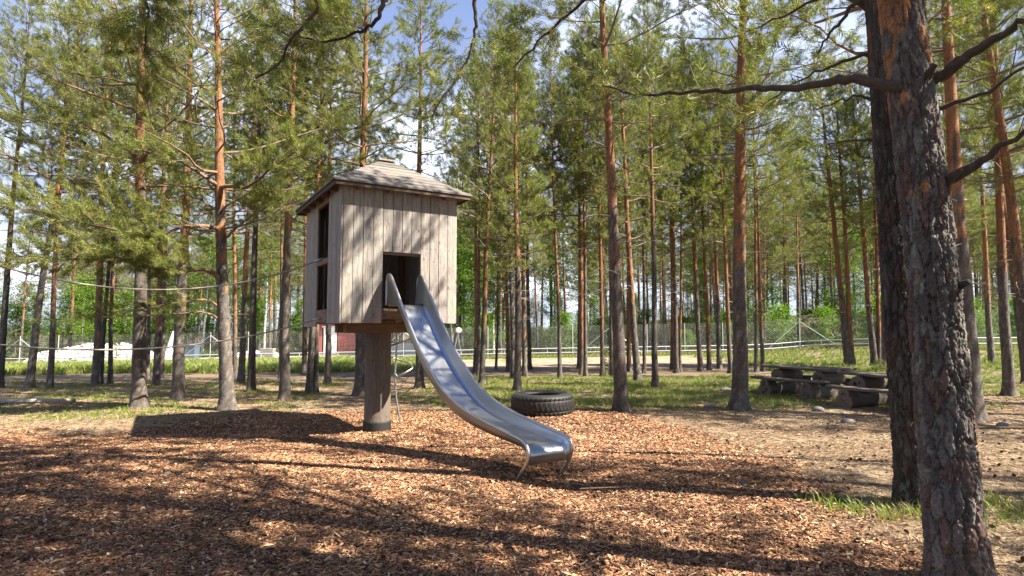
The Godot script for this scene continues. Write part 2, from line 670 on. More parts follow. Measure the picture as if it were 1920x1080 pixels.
func chip_mesh(l: float, w: float, t: float) -> ArrayMesh:
	# a splintered chip: a thin, slightly bent slab with pointed, uneven ends
	var st := begin()
	st.set_color(Color.WHITE)
	var top := [Vector3(-l, t, -w * 0.5), Vector3(-l * 0.3, t * 1.8, -w), Vector3(l * 0.8, t, -w * 0.7), Vector3(l, t * 0.7, w * 0.2), Vector3(l * 0.2, t * 1.6, w), Vector3(-l * 0.9, t * 0.8, w * 0.6)]
	for k in range(1, 5):
		tri(st, top[0], top[k], top[k + 1], Vector3.UP)
	for k in 6:
		var a: Vector3 = top[k]
		var b: Vector3 = top[(k + 1) % 6]
		var a2 := Vector3(a.x * 0.95, -t, a.z * 0.9)
		var b2 := Vector3(b.x * 0.95, -t, b.z * 0.9)
		tri(st, a, b, b2, (a + b) * Vector3(1, 0, 1))
		tri(st, a, b2, a2, (a + b) * Vector3(1, 0, 1))
	return st.commit()

func scatter(called: String, mesh: Mesh, material: Material, places: Array, colors: PackedColorArray, parent: Node = self) -> MultiMeshInstance3D:
	var mm := MultiMesh.new()
	mm.transform_format = MultiMesh.TRANSFORM_3D
	mm.use_colors = true
	mm.mesh = mesh
	mm.instance_count = places.size()
	for k in places.size():
		mm.set_instance_transform(k, places[k])
		mm.set_instance_color(k, colors[k])
	var o := MultiMeshInstance3D.new()
	o.name = numbered(called)
	o.multimesh = mm
	o.material_override = material
	parent.add_child(o, true)
	o.set_meta("kind", "stuff")
	return o

func blade_tuft(n: int, h: float, spread: float, sd: int, wide := 1.0) -> ArrayMesh:
	var r := RandomNumberGenerator.new()
	r.seed = sd
	var st := begin()
	for k in n:
		var a := r.randf() * TAU
		var out := Vector3(cos(a), 0, sin(a))
		var side := Vector3(-sin(a + 0.6), 0, cos(a + 0.6))
		var hh := h * r.randf_range(0.5, 1.1)
		var w := r.randf_range(0.0025, 0.0045) * wide
		var b := out * r.randf() * spread * 0.5
		var m1 := b + out * hh * 0.18 + Vector3.UP * hh * 0.6
		var tip := b + out * hh * r.randf_range(0.3, 0.75) + Vector3.UP * hh * r.randf_range(0.75, 1.0)
		st.set_color(Color(1, 1, 1) * r.randf_range(0.75, 1.0))
		tri(st, b - side * w, b + side * w, m1 + side * w * 0.8, out)
		tri(st, b - side * w, m1 + side * w * 0.8, m1 - side * w * 0.8, out)
		tri(st, m1 - side * w * 0.8, m1 + side * w * 0.8, tip, out)
	return st.commit()

func build_ground_cover() -> void:
	var r := RandomNumberGenerator.new()
	r.seed = 77
	# bark and wood chips of the play surface
	var tones := [Color(0.265, 0.126, 0.062), Color(0.165, 0.074, 0.036), Color(0.345, 0.183, 0.093), Color(0.090, 0.042, 0.024), Color(0.42, 0.262, 0.142), Color(0.210, 0.104, 0.058)]
	var sizes := [Vector3(0.020, 0.0075, 0.0018), Vector3(0.013, 0.008, 0.0016), Vector3(0.030, 0.0055, 0.0018)]
	for v in 3:
		var places := []
		var cols := PackedColorArray()
		var want: int = [125000, 118000, 66000][v]
		var tries := 0
		while places.size() < want and tries < want * 4:
			tries += 1
			var d := 2.4 + 9.6 * pow(r.randf(), 1.35)
			var x := r.randf_range(-1.05, 0.66) * (d + 0.7)
			if x < -9.0:
				continue
			var f := mulch_amount(x, d)
			if r.randf() > f * f * 1.02 + 0.012:
				continue
			var far := lerpf(0.9, 1.55, ss(4.0, 11.0, d))
			var b := Basis(Vector3.UP, r.randf() * TAU) * Basis(Vector3.RIGHT, r.randfn(0.0, 0.32)) * Basis(Vector3.BACK, r.randfn(0.0, 0.28))
			b = b.scaled(Vector3.ONE * far * (0.40 + 0.9 * pow(r.randf(), 1.7)))
			places.append(Transform3D(b, gp(x, d, r.randf_range(0.001, 0.016))))
			var c: Color = tones[r.randi() % tones.size()]
			if r.randf() < 0.035:
				c = Color(0.62, 0.47, 0.30)
			var k := r.randf_range(0.7, 1.2) * (1.0 + 0.45 * noise_b.get_noise_2d(x * 0.9 + 9.0, d * 0.9))
			cols.append(Color(c.r * k, c.g * k, c.b * k))
		var o := scatter("wood_chips", chip_mesh(sizes[v].x, sizes[v].y, sizes[v].z), M.chip, places, cols)
		tag(o, ["reddish brown bark and wood chips spread under the playhouse and slide", "small crumbled brown bark bits spread among the wood chips", "long thin wood splinters lying among the wood chips"][v], "wood chips")
	# fallen needles, twigs and dry stalks on the bare forest floor
	var places2 := []
	var cols2 := PackedColorArray()
	while places2.size() < 60000:
		var d := 2.6 + 17.0 * pow(r.randf(), 1.5)
		var x := r.randf_range(-0.95, 1.0) * (d + 0.5)
		if mulch_amount(x, d) > r.randf_range(0.3, 1.15):
			continue
		var b := Basis(Vector3.UP, r.randf() * TAU) * Basis(Vector3.BACK, r.randfn(0.0, 0.12))
		b = b.scaled(Vector3(r.randf_range(0.5, 1.5), 1, 1) * lerpf(0.9, 1.7, ss(4.0, 14.0, d)))
		places2.append(Transform3D(b, gp(x, d, r.randf_range(0.001, 0.008))))
		var t := r.randf()
		cols2.append(Color(0.40, 0.29, 0.175).lerp(Color(0.12, 0.085, 0.06), t * t))
	var lo := scatter("needle_litter", chip_mesh(0.032, 0.0022, 0.0016), M.chip, places2, cols2)
	tag(lo, "brown fallen pine needles and dry twigs on the bare ground", "litter")
	# pine cones
	var st := begin()
	st.set_color(Color.WHITE)
	for k in 7:
		var y0 := k * 0.006
		var rr := 0.014 * sin(PI * (0.15 + 0.8 * k / 7.0))
		for i in 7:
			var a := TAU * (i + 0.5 * (k % 2)) / 7
			var a2 := a + TAU / 7
			tri(st, Vector3(0, y0 + 0.006, 0), Vector3(cos(a) * rr, y0, sin(a) * rr), Vector3(cos(a2) * rr, y0, sin(a2) * rr), Vector3.UP)
	var pc := []
	var pcc := PackedColorArray()
	for k in 900:
		var d := r.randf_range(3.0, 15.0)
		var x := r.randf_range(-0.9, 0.95) * d
		pc.append(Transform3D(Basis(Vector3.UP, r.randf() * TAU) * Basis(Vector3.RIGHT, r.randf_range(1.0, 1.7)), gp(x, d, 0.012)))
		pcc.append(Color(0.13, 0.09, 0.065) * r.randf_range(0.7, 1.3))
	var po := scatter("fallen_cones", st.commit(), M.chip, pc, pcc)
	tag(po, "small brown pine cones lying scattered on the ground", "pine cones")
	# grass
	for v in 2:
		var gpl := []
		var gc := PackedColorArray()
		var tries := 0
		while gpl.size() < [60000, 26000][v] and tries < 500000:
			tries += 1
			var d := 3.5 + 36.0 * pow(r.randf(), 0.85)
			if v == 1:
				d = r.randf_range(22.0, 39.6)
			var x := r.randf_range(-0.98, 0.98) * (d + 0.5)
			var f := grass_amount(x, d)
			if f < 0.1 or r.randf() > f or (mulch_amount(x, d) > 0.4 and x < 2.0):
				continue
			var s := r.randf_range(0.5, 1.2) * (1.0 if v == 0 else lerpf(0.8, 1.5, ss(-4.0, -9.0, x)))
			gpl.append(Transform3D(Basis(Vector3.UP, r.randf() * TAU).scaled(Vector3(s, s * r.randf_range(0.7, 1.2), s)), gp(x, d, -0.005)))
			var t := r.randf()
			gc.append(Color(0.145, 0.225, 0.030).lerp(Color(0.27, 0.265, 0.075), t * t) if r.randf() < 0.86 else Color(0.33, 0.27, 0.13))
		var go := scatter("grass", blade_tuft([11, 13][v], [0.10, 0.26][v], [0.10, 0.16][v], 5 + v, [1.1, 2.2][v]), M.grass, gpl, gc)
		tag(go, ["short bright green grass growing in patches between the pines", "tall grass growing along the wire fence"][v], "grass")

# ------------------------------------------------------------------ foliage
func build_shoots() -> void:
	# A pine shoot points along +y: narrow needles in a brush round a short twig.
	var greens := [Color(0.165, 0.190, 0.044), Color(0.210, 0.228, 0.056), Color(0.110, 0.138, 0.042), Color(0.290, 0.255, 0.085)]
	for v in 4:
		var r := RandomNumberGenerator.new()
		r.seed = 100 + v
		var st := begin()
		for k in 30:
			var y := 0.010 + 0.140 * k / 30.0
			var a := k * 2.39996 + r.randf() * 0.5
			var out := Vector3(cos(a), 0, sin(a))
			var lean := r.randf_range(0.55, 1.05)
			var dir := (out * sin(lean) + Vector3.UP * cos(lean)).normalized()
			var side := dir.cross(Vector3(r.randf() - 0.5, r.randf() - 0.5, r.randf() - 0.5)).normalized()
			var l := r.randf_range(0.06, 0.09)
			var b := Vector3(0, y, 0)
			var c: Color = greens[v]
			var kk := r.randf_range(0.8, 1.2)
			st.set_color(Color(c.r * kk, c.g * kk, c.b * kk))
			tri(st, b - side * 0.0038, b + side * 0.0038 + dir * l * 0.15, b + dir * l, dir.cross(side))
		shoot_meshes.append(st.commit())

func shoot_at(st: SurfaceTool, at: Vector3, dir: Vector3, size: float, r: RandomNumberGenerator) -> void:
	var y := (dir + Vector3(r.randf() - 0.5, r.randf() - 0.35, r.randf() - 0.5) * 0.9).normalized()
	var x := y.cross(Vector3(r.randf() - 0.5, r.randf() - 0.5, r.randf() - 0.5)).normalized()
	var t := r.randf()
	var v := 0 if t < 0.4 else 1 if t < 0.72 else 2 if t < 0.9 else 3
	st.append_from(shoot_meshes[v], 0, Transform3D(Basis(x, y, x.cross(y)) * size, at))

const LIVE_BARK := Color(0.215, 0.125, 0.070)
const GREY_TWIG := Color(0.155, 0.130, 0.110)

# One living branch: bark into stb, needle brushes into stn.
func add_branch(stb: SurfaceTool, stn: SurfaceTool, path: PackedVector3Array, r0: float, bare: float, reach: float, r: RandomNumberGenerator, tint: Color, density := 1.0, size := 1.0) -> void:
	add_stick(stb, path, r0, maxf(r0 * 0.18, 0.003), 5 if r0 > 0.02 else 4, tint)
	var n := path.size()
	var length := 0.0
	for k in n - 1:
		length += path[k].distance_to(path[k + 1])
	var count := int(length * 9.0 * density) + 3
	for k in count:
		var t := lerpf(bare, 1.0, (k + r.randf()) / count)
		var f := t * (n - 1)
		var i := mini(int(f), n - 2)
		var at := path[i].lerp(path[i + 1], f - i)
		var along := (path[i + 1] - path[i]).normalized()
		var side := along.cross(Vector3.UP).normalized() * (1.0 if k % 2 == 0 else -1.0)
		side = side.rotated(along, r.randfn(0.0, 0.55))
		var dir := (along * r.randf_range(0.4, 1.1) + side * r.randf_range(0.6, 1.0) + Vector3.UP * r.randf_range(-0.05, 0.35)).normalized()
		var l := reach * (1.05 - 0.62 * t) * r.randf_range(0.45, 1.2)
		var mid := at + dir * l * 0.5 + Vector3.UP * l * r.randf_range(-0.06, 0.04)
		var tip := at + dir * l + Vector3.UP * l * r.randf_range(0.0, 0.28)
		add_stick(stb, PackedVector3Array([at, mid, tip]), 0.0065 * clampf(l * 1.8, 0.5, 1.6), 0.0025, 3, GREY_TWIG)
		var m := maxi(int(l * 16.0 * minf(density, 1.2)), 2)
		for s in m:
			var u := lerpf(0.3, 1.0, float(s + 1) / m)
			var p := at.lerp(mid, u * 2.0) if u < 0.5 else mid.lerp(tip, u * 2.0 - 1.0)
			var o := dir.cross(Vector3.UP) * r.randf_range(-0.09, 0.09) + Vector3.UP * r.randf_range(-0.02, 0.07)
			shoot_at(stn, p + o, dir, size * r.randf_range(0.85, 1.4), r)
	shoot_at(stn, path[n - 1], path[n - 1] - path[n - 2], size * 1.2, r)

func branch_path(start: Vector3, az: float, el: float, l: float, lift: float, r: RandomNumberGenerator, n := 6) -> PackedVector3Array:
	var out := Vector3(cos(az), 0, sin(az))
	var side := Vector3(-sin(az), 0, cos(az))
	var p := PackedVector3Array()
	var wob := r.randfn(0.0, 0.08)
	var wob2 := r.randfn(0.0, 0.05)
	for k in n:
		var t := float(k) / (n - 1)
		p.append(start + out * l * t * cos(el) + Vector3.UP * (l * t * sin(el) + lift * l * (t * t - 0.35 * t)) + side * l * (wob * sin(t * 3.0) + wob2 * sin(t * 7.0)))
	return p

func add_dead_branch(st: SurfaceTool, start: Vector3, az: float, l: float, r: RandomNumberGenerator) -> void:
	var p := branch_path(start, az, r.randf_range(-0.25, 0.35), l, r.randf_range(-0.25, 0.1), r, 5)
	var c := Color(0.20, 0.18, 0.16) * r.randf_range(0.6, 1.15)
	add_stick(st, p, 0.006 + 0.008 * l, 0.002, 4, c)
	for k in int(l * 4.0):
		var t := r.randf_range(0.3, 0.95)
		var i := mini(int(t * 4.0), 3)
		var at := p[i].lerp(p[i + 1], t * 4.0 - i)
		var d := (Vector3(cos(az), 0, sin(az)).rotated(Vector3.UP, r.randf_range(-1.1, 1.1)) + Vector3.UP * r.randf_range(-0.4, 0.3)) * l * r.randf_range(0.12, 0.35)
		add_stick(st, PackedVector3Array([at, at + d * 0.55 + Vector3.UP * 0.015, at + d]), 0.004, 0.0015, 3, c)

# A set of branches and needles round an upright stem of twelve metres.
func make_crown(sd: int, base: float, top: float, reach: float, dead_from: float, density: float, per := 4.6) -> Array:
	var r := RandomNumberGenerator.new()
	r.seed = sd
	var stb := begin()
	var stn := begin()
	var y := base
	var az := r.randf() * TAU
	while y < top - 0.1:
		var f := (y - base) / (top - base)
		var count := int(per + r.randf() - 0.2)
		for k in count:
			if r.randf() < 0.14:
				continue
			az += TAU / count + r.randfn(0.0, 0.3)
			var belly := minf(1.0, 0.62 + f * 2.2)
			var l := lerpf(reach, 0.28, pow(f, 1.15)) * belly * r.randf_range(0.6, 1.25)
			var el := lerpf(0.05, 0.75, f) + r.randfn(0.0, 0.13)
			var p := branch_path(Vector3(0, y + r.randf_range(-0.06, 0.06), 0), az, el, l, 0.25, r)
			add_branch(stb, stn, p, 0.007 + 0.010 * l, 0.32 if f < 0.75 else 0.1, 0.26 + 0.2 * l, r, LIVE_BARK.lerp(GREY_TWIG, r.randf()), density)
		y += lerpf(0.50, 0.30, f) * r.randf_range(0.85, 1.2)
		az += 0.7
	for k in 6:
		shoot_at(stn, Vector3(0, top - 0.05 * k, 0), Vector3.UP, 1.3, r)
	y = dead_from
	while y < base + 0.8:
		for k in r.randi_range(1, 3):
			add_dead_branch(stb, Vector3(0, y, 0), r.randf() * TAU, r.randf_range(0.25, 1.5) * lerpf(0.5, 1.0, (y - dead_from) / maxf(base - dead_from, 0.1)), r)
		y += r.randf_range(0.25, 0.55)
	return [stb.commit(), stn.commit()]

func build_crowns() -> void:
	crown_sets["f"] = [make_crown(1, 5.0, 12.0, 2.2, 1.9, 0.80, 4.3), make_crown(2, 5.6, 12.0, 2.0, 2.1, 0.80, 4.3), make_crown(3, 4.5, 12.0, 2.3, 1.7, 0.78, 4.3), make_crown(4, 6.3, 12.0, 1.9, 2.2, 0.85)]
	crown_sets["e"] = [make_crown(5, 3.8, 12.0, 2.8, 1.6, 0.52, 4.2), make_crown(6, 4.4, 12.0, 2.7, 2.0, 0.52, 4.2)]
	crown_sets["s"] = [make_crown(7, 3.6, 12.0, 1.25, 1.5, 1.05)]
	crown_sets["near"] = [make_crown(8, 5.6, 12.0, 2.6, 4.6, 0.9)]
	crown_sets["young"] = [make_crown(9, 0.8, 12.0, 3.4, 0.5, 0.55, 5.0), make_crown(10, 1.2, 12.0, 3.0, 0.5, 0.6, 5.0)]
	leafy_sets = [make_leafy(21, 5.0, 0.9, 1.5, 3600), make_leafy(22, 6.5, 1.2, 1.9, 4600), make_leafy(23, 3.2, 0.3, 1.2, 2800), make_leafy(24, 11.0, 3.6, 1.7, 5200)]

# A broadleaf crown: fine boughs with clumps of small folded leaves.
func make_leafy(sd: int, h: float, base: float, reach: float, leaves: int) -> Array:
	var r := RandomNumberGenerator.new()
	r.seed = sd
	var stb := begin()
	var stn := begin()
	var greens := [Color(0.115, 0.215, 0.020), Color(0.165, 0.270, 0.026), Color(0.075, 0.150, 0.022), Color(0.220, 0.300, 0.040)]
	var leaf_of := []
	for g: Color in greens:
		var st := begin()
		st.set_color(g)
		tri(st, Vector3.ZERO, Vector3(0.03, 0.012, 0.045), Vector3(0, 0, 0.09), Vector3.UP)
		tri(st, Vector3.ZERO, Vector3(0, 0, 0.09), Vector3(-0.03, 0.012, 0.045), Vector3.UP)
		leaf_of.append(st.commit())
	var tips := []
	var boughs := int(26.0 * h / 5.0)
	for k in boughs:
		var f := (k + r.randf()) / boughs
		var y := lerpf(base, h, f)
		var l := reach * sin(PI * clampf(0.22 + 0.75 * f, 0.0, 1.0)) * r.randf_range(0.6, 1.2) + 0.15
		var p := branch_path(Vector3(0, y * 0.93, 0), r.randf() * TAU, r.randf_range(0.3, 0.9), l, 0.0, r, 5)
		add_stick(stb, p, 0.012, 0.003, 3, Color(0.13, 0.11, 0.09))
		for s in 4:
			tips.append([p[s + 1], 0.16 + 0.09 * s])
	for k in leaves:
		var q: Array = tips[r.randi() % tips.size()]
		var at: Vector3 = q[0] + Vector3(r.randfn(), r.randfn() * 0.7, r.randfn()) * q[1] * 0.75
		var b := Basis(Vector3.UP, r.randf() * TAU) * Basis(Vector3.RIGHT, r.randfn(0.3, 0.6)) * Basis(Vector3.BACK, r.randfn(0.0, 0.5))
		var t := r.randf()
		var v := 0 if t < 0.4 else 1 if t < 0.75 else 2 if t < 0.92 else 3
		stn.append_from(leaf_of[v], 0, Transform3D(b * r.randf_range(0.8, 1.6), at))
	return [stb.commit(), stn.commit()]

# ------------------------------------------------------------------ trunks
func bark_color(p: Vector3, y: float, orange_from: float, shift: float, cell: float, dark: float) -> Color:
	var n := noise_a.get_noise_3d(p.x * 5.0 + shift, p.y * 2.2, p.z * 5.0)
	var n2 := noise_b.get_noise_3d(p.x * 16.0, p.y * 7.0 + shift, p.z * 16.0)
	# each bark plate has a tone of its own
	var t := clampf(0.5 + cell * 0.55 + n2 * 0.5, 0.0, 1.0)
	var grey := Color(0.088, 0.074, 0.068).lerp(Color(0.205, 0.185, 0.170), t)
	if cell > 0.62:
		grey = Color(0.150, 0.100, 0.082)
	if n2 + n * 0.6 > 0.40:
		grey = Color(0.235, 0.235, 0.200)
	var orange := Color(0.245, 0.112, 0.058).lerp(Color(0.400, 0.190, 0.082), t)
	var k := (y - orange_from) / 1.6 + n * 1.5 + n2 * 0.6 + cell * 0.35
	var c := grey.lerp(orange, ss(0.25, 0.45, k))
	return Color(c.r * dark, c.g * dark, c.b * dark)

func trunk_mesh(r: float, h: float, sd: float, orange_from: float, near := false, dark := 1.0) -> ArrayMesh:
	var segs := 176 if near else 18
	var ys := PackedFloat32Array()
	var y := -0.25
	while y < h:
		ys.append(y)
		if near:
			y += 0.0085 if y < 3.6 and y > -0.05 else 0.06
		else:
			y += 0.055 if y < 0.5 else 0.10 if y < 5.0 else 0.32
	ys.append(h)
	var P := PackedVector3Array()
	var C := PackedColorArray()
	for yy in ys:
		var f := clampf(yy / h, 0.0, 1.0)
		var rr := r * (1.06 - 0.06 * minf(f * 8.0, 1.0)) * pow(1.0 - f * 0.985, 0.80)
		var bend := Vector3(sin(yy * 0.55 + sd) * 0.022 + sin(yy * 1.3 + sd * 2.0) * 0.008, 0, cos(yy * 0.6 + sd * 1.7) * 0.022) * minf(1.0, maxf(yy, 0.0) * 0.6)
		for i in segs + 1:
			var a := TAU * (i % segs) / segs
			var dir := Vector3(cos(a), 0, sin(a))
			var flare := 0.0
			if yy < 1.0:
				flare = r * (0.28 if near else 0.42) * exp(-maxf(yy, 0.0) / 0.16) * (1.0 + 0.45 * sin(a * 3.0 + sd) + 0.3 * sin(a * 5.0 + sd * 3.0))
			var p := bend + dir * (rr + flare) + Vector3(0, yy, 0)
			var q := dir * r
			var e := 0.0
			var tone_here := 0.0
			if near:
				var cell := plates.get_noise_3d(q.x * 23.0 + sd, yy * 6.4, q.z * 23.0)
				tone_here = plate_tone.get_noise_3d(q.x * 23.0 + sd, yy * 6.4, q.z * 23.0)
				var cell2 := plates.get_noise_3d(q.x * 44.0, yy * 22.0 + sd, q.z * 44.0)
				e = 0.019 * ss(-0.99, -0.80, cell) - 0.015 + 0.006 * ss(-1.0, -0.6, cell2) + 0.004 * tone_here + 0.006 * noise_b.get_noise_3d(q.x * 9.0, yy * 3.0, q.z * 9.0) + 0.003 * noise_a.get_noise_3d(q.x * 60.0, yy * 40.0, q.z * 60.0)
				if yy > 1.6:
					e *= 1.0 - 0.45 * ss(1.6, 3.4, yy)
			else:
				tone_here = plate_tone.get_noise_3d(q.x * 22.0, yy * 6.0 + sd, q.z * 22.0)
				e = r * (0.10 * noise_b.get_noise_3d(q.x * 14.0 + sd, yy * 4.0, q.z * 14.0) + 0.07 * ss(-1.0, -0.6, plates.get_noise_3d(q.x * 22.0, yy * 6.0 + sd, q.z * 22.0)) - 0.05) * (1.0 if yy < 4.0 else 0.5)
			P.append(p + dir * e)
			C.append(bark_color(p, yy, orange_from, sd * 3.0, tone_here, dark))
	return grid_mesh(P, segs + 1, ys.size(), true, C)

func lean_basis(lean_x: float, lean_z: float, yaw: float) -> Basis:
	var up := Vector3(lean_x, 1.0, lean_z).normalized()
	var x := Vector3.RIGHT.rotated(Vector3.UP, yaw)
	x = (x - up * x.dot(up)).normalized()
	return Basis(x, up, x.cross(up))

# A whole pine: trunk of its own, branches and needles shared with its kind.
func pine(x: float, d: float, r: float, lean: float, h: float, kind: String, label: String, group: String, k: int) -> Node3D:
	var o := thing("pine_tree", label, "tree", Vector3(x, ground_h(x, d), -d), group)
	var turn := fmod(k * 2.4, TAU)
	o.basis = lean_basis(lean, 0.012 * sin(k * 1.9), turn)
	var near := kind == "near"
	var orange := (2.75 if k == 0 else 3.7) if near else 3.1 + 1.3 * sin(k * 3.1) - ss(18.0, 25.0, d) * 1.4
	var tm := trunk_mesh(r, h, float(k) * 1.37, orange, near, 0.62 if k == 1 else 1.25 if k == 0 else 0.85 + 0.3 * fmod(k * 0.618, 1.0))
	part("trunk", tm, M.near_bark if near else M.bark, o)
	var sets: Array = crown_sets[kind]
	var set_: Array = sets[k % sets.size()]
	var s := h / 12.0
	var spread := s * (0.9 + 0.16 * sin(k * 5.3))
	var b := part("branches", set_[0], M.twig, o)
	b.scale = Vector3(spread, s, spread)
	var c := part("crown", set_[1], M.needle, o)
	c.scale = Vector3(spread, s, spread)
	return o

# Limbs given in world space, added to a tree as parts.
func add_limb(o: Node3D, pts: Array, r0: float, bare: float, reach: float, sd: int, tint := LIVE_BARK, density := 1.0, size := 1.0) -> void:
	var r := RandomNumberGenerator.new()
	r.seed = sd
	var inv := o.transform.affine_inverse()
	var local := []
	for p: Vector3 in pts:
		local.append(inv * p)
	var path := smooth_path(local, 4)
	for k in range(1, path.size() - 1):
		path[k] += Vector3(r.randfn(), r.randfn(), r.randfn()) * 0.008
	var stb := begin()
	var stn := begin()
	add_branch(stb, stn, path, r0 * 0.5, bare, reach, r, tint, density, size)
	var C := Color(tint.r, tint.g, tint.b)
	var radii := PackedFloat32Array()
	for k in path.size():
		radii.append(r0 * lerpf(1.0, 0.22, pow(float(k) / (path.size() - 1), 0.8)) * (1.0 + 0.1 * r.randfn() * 0.5))
	var limb := part("limb", tube(path, radii, 10, C), M.bark, o)
	part("twigs", stb.commit(), M.twig, limb)
	if bare < 0.99:
		part("needles", stn.commit(), M.needle, limb)


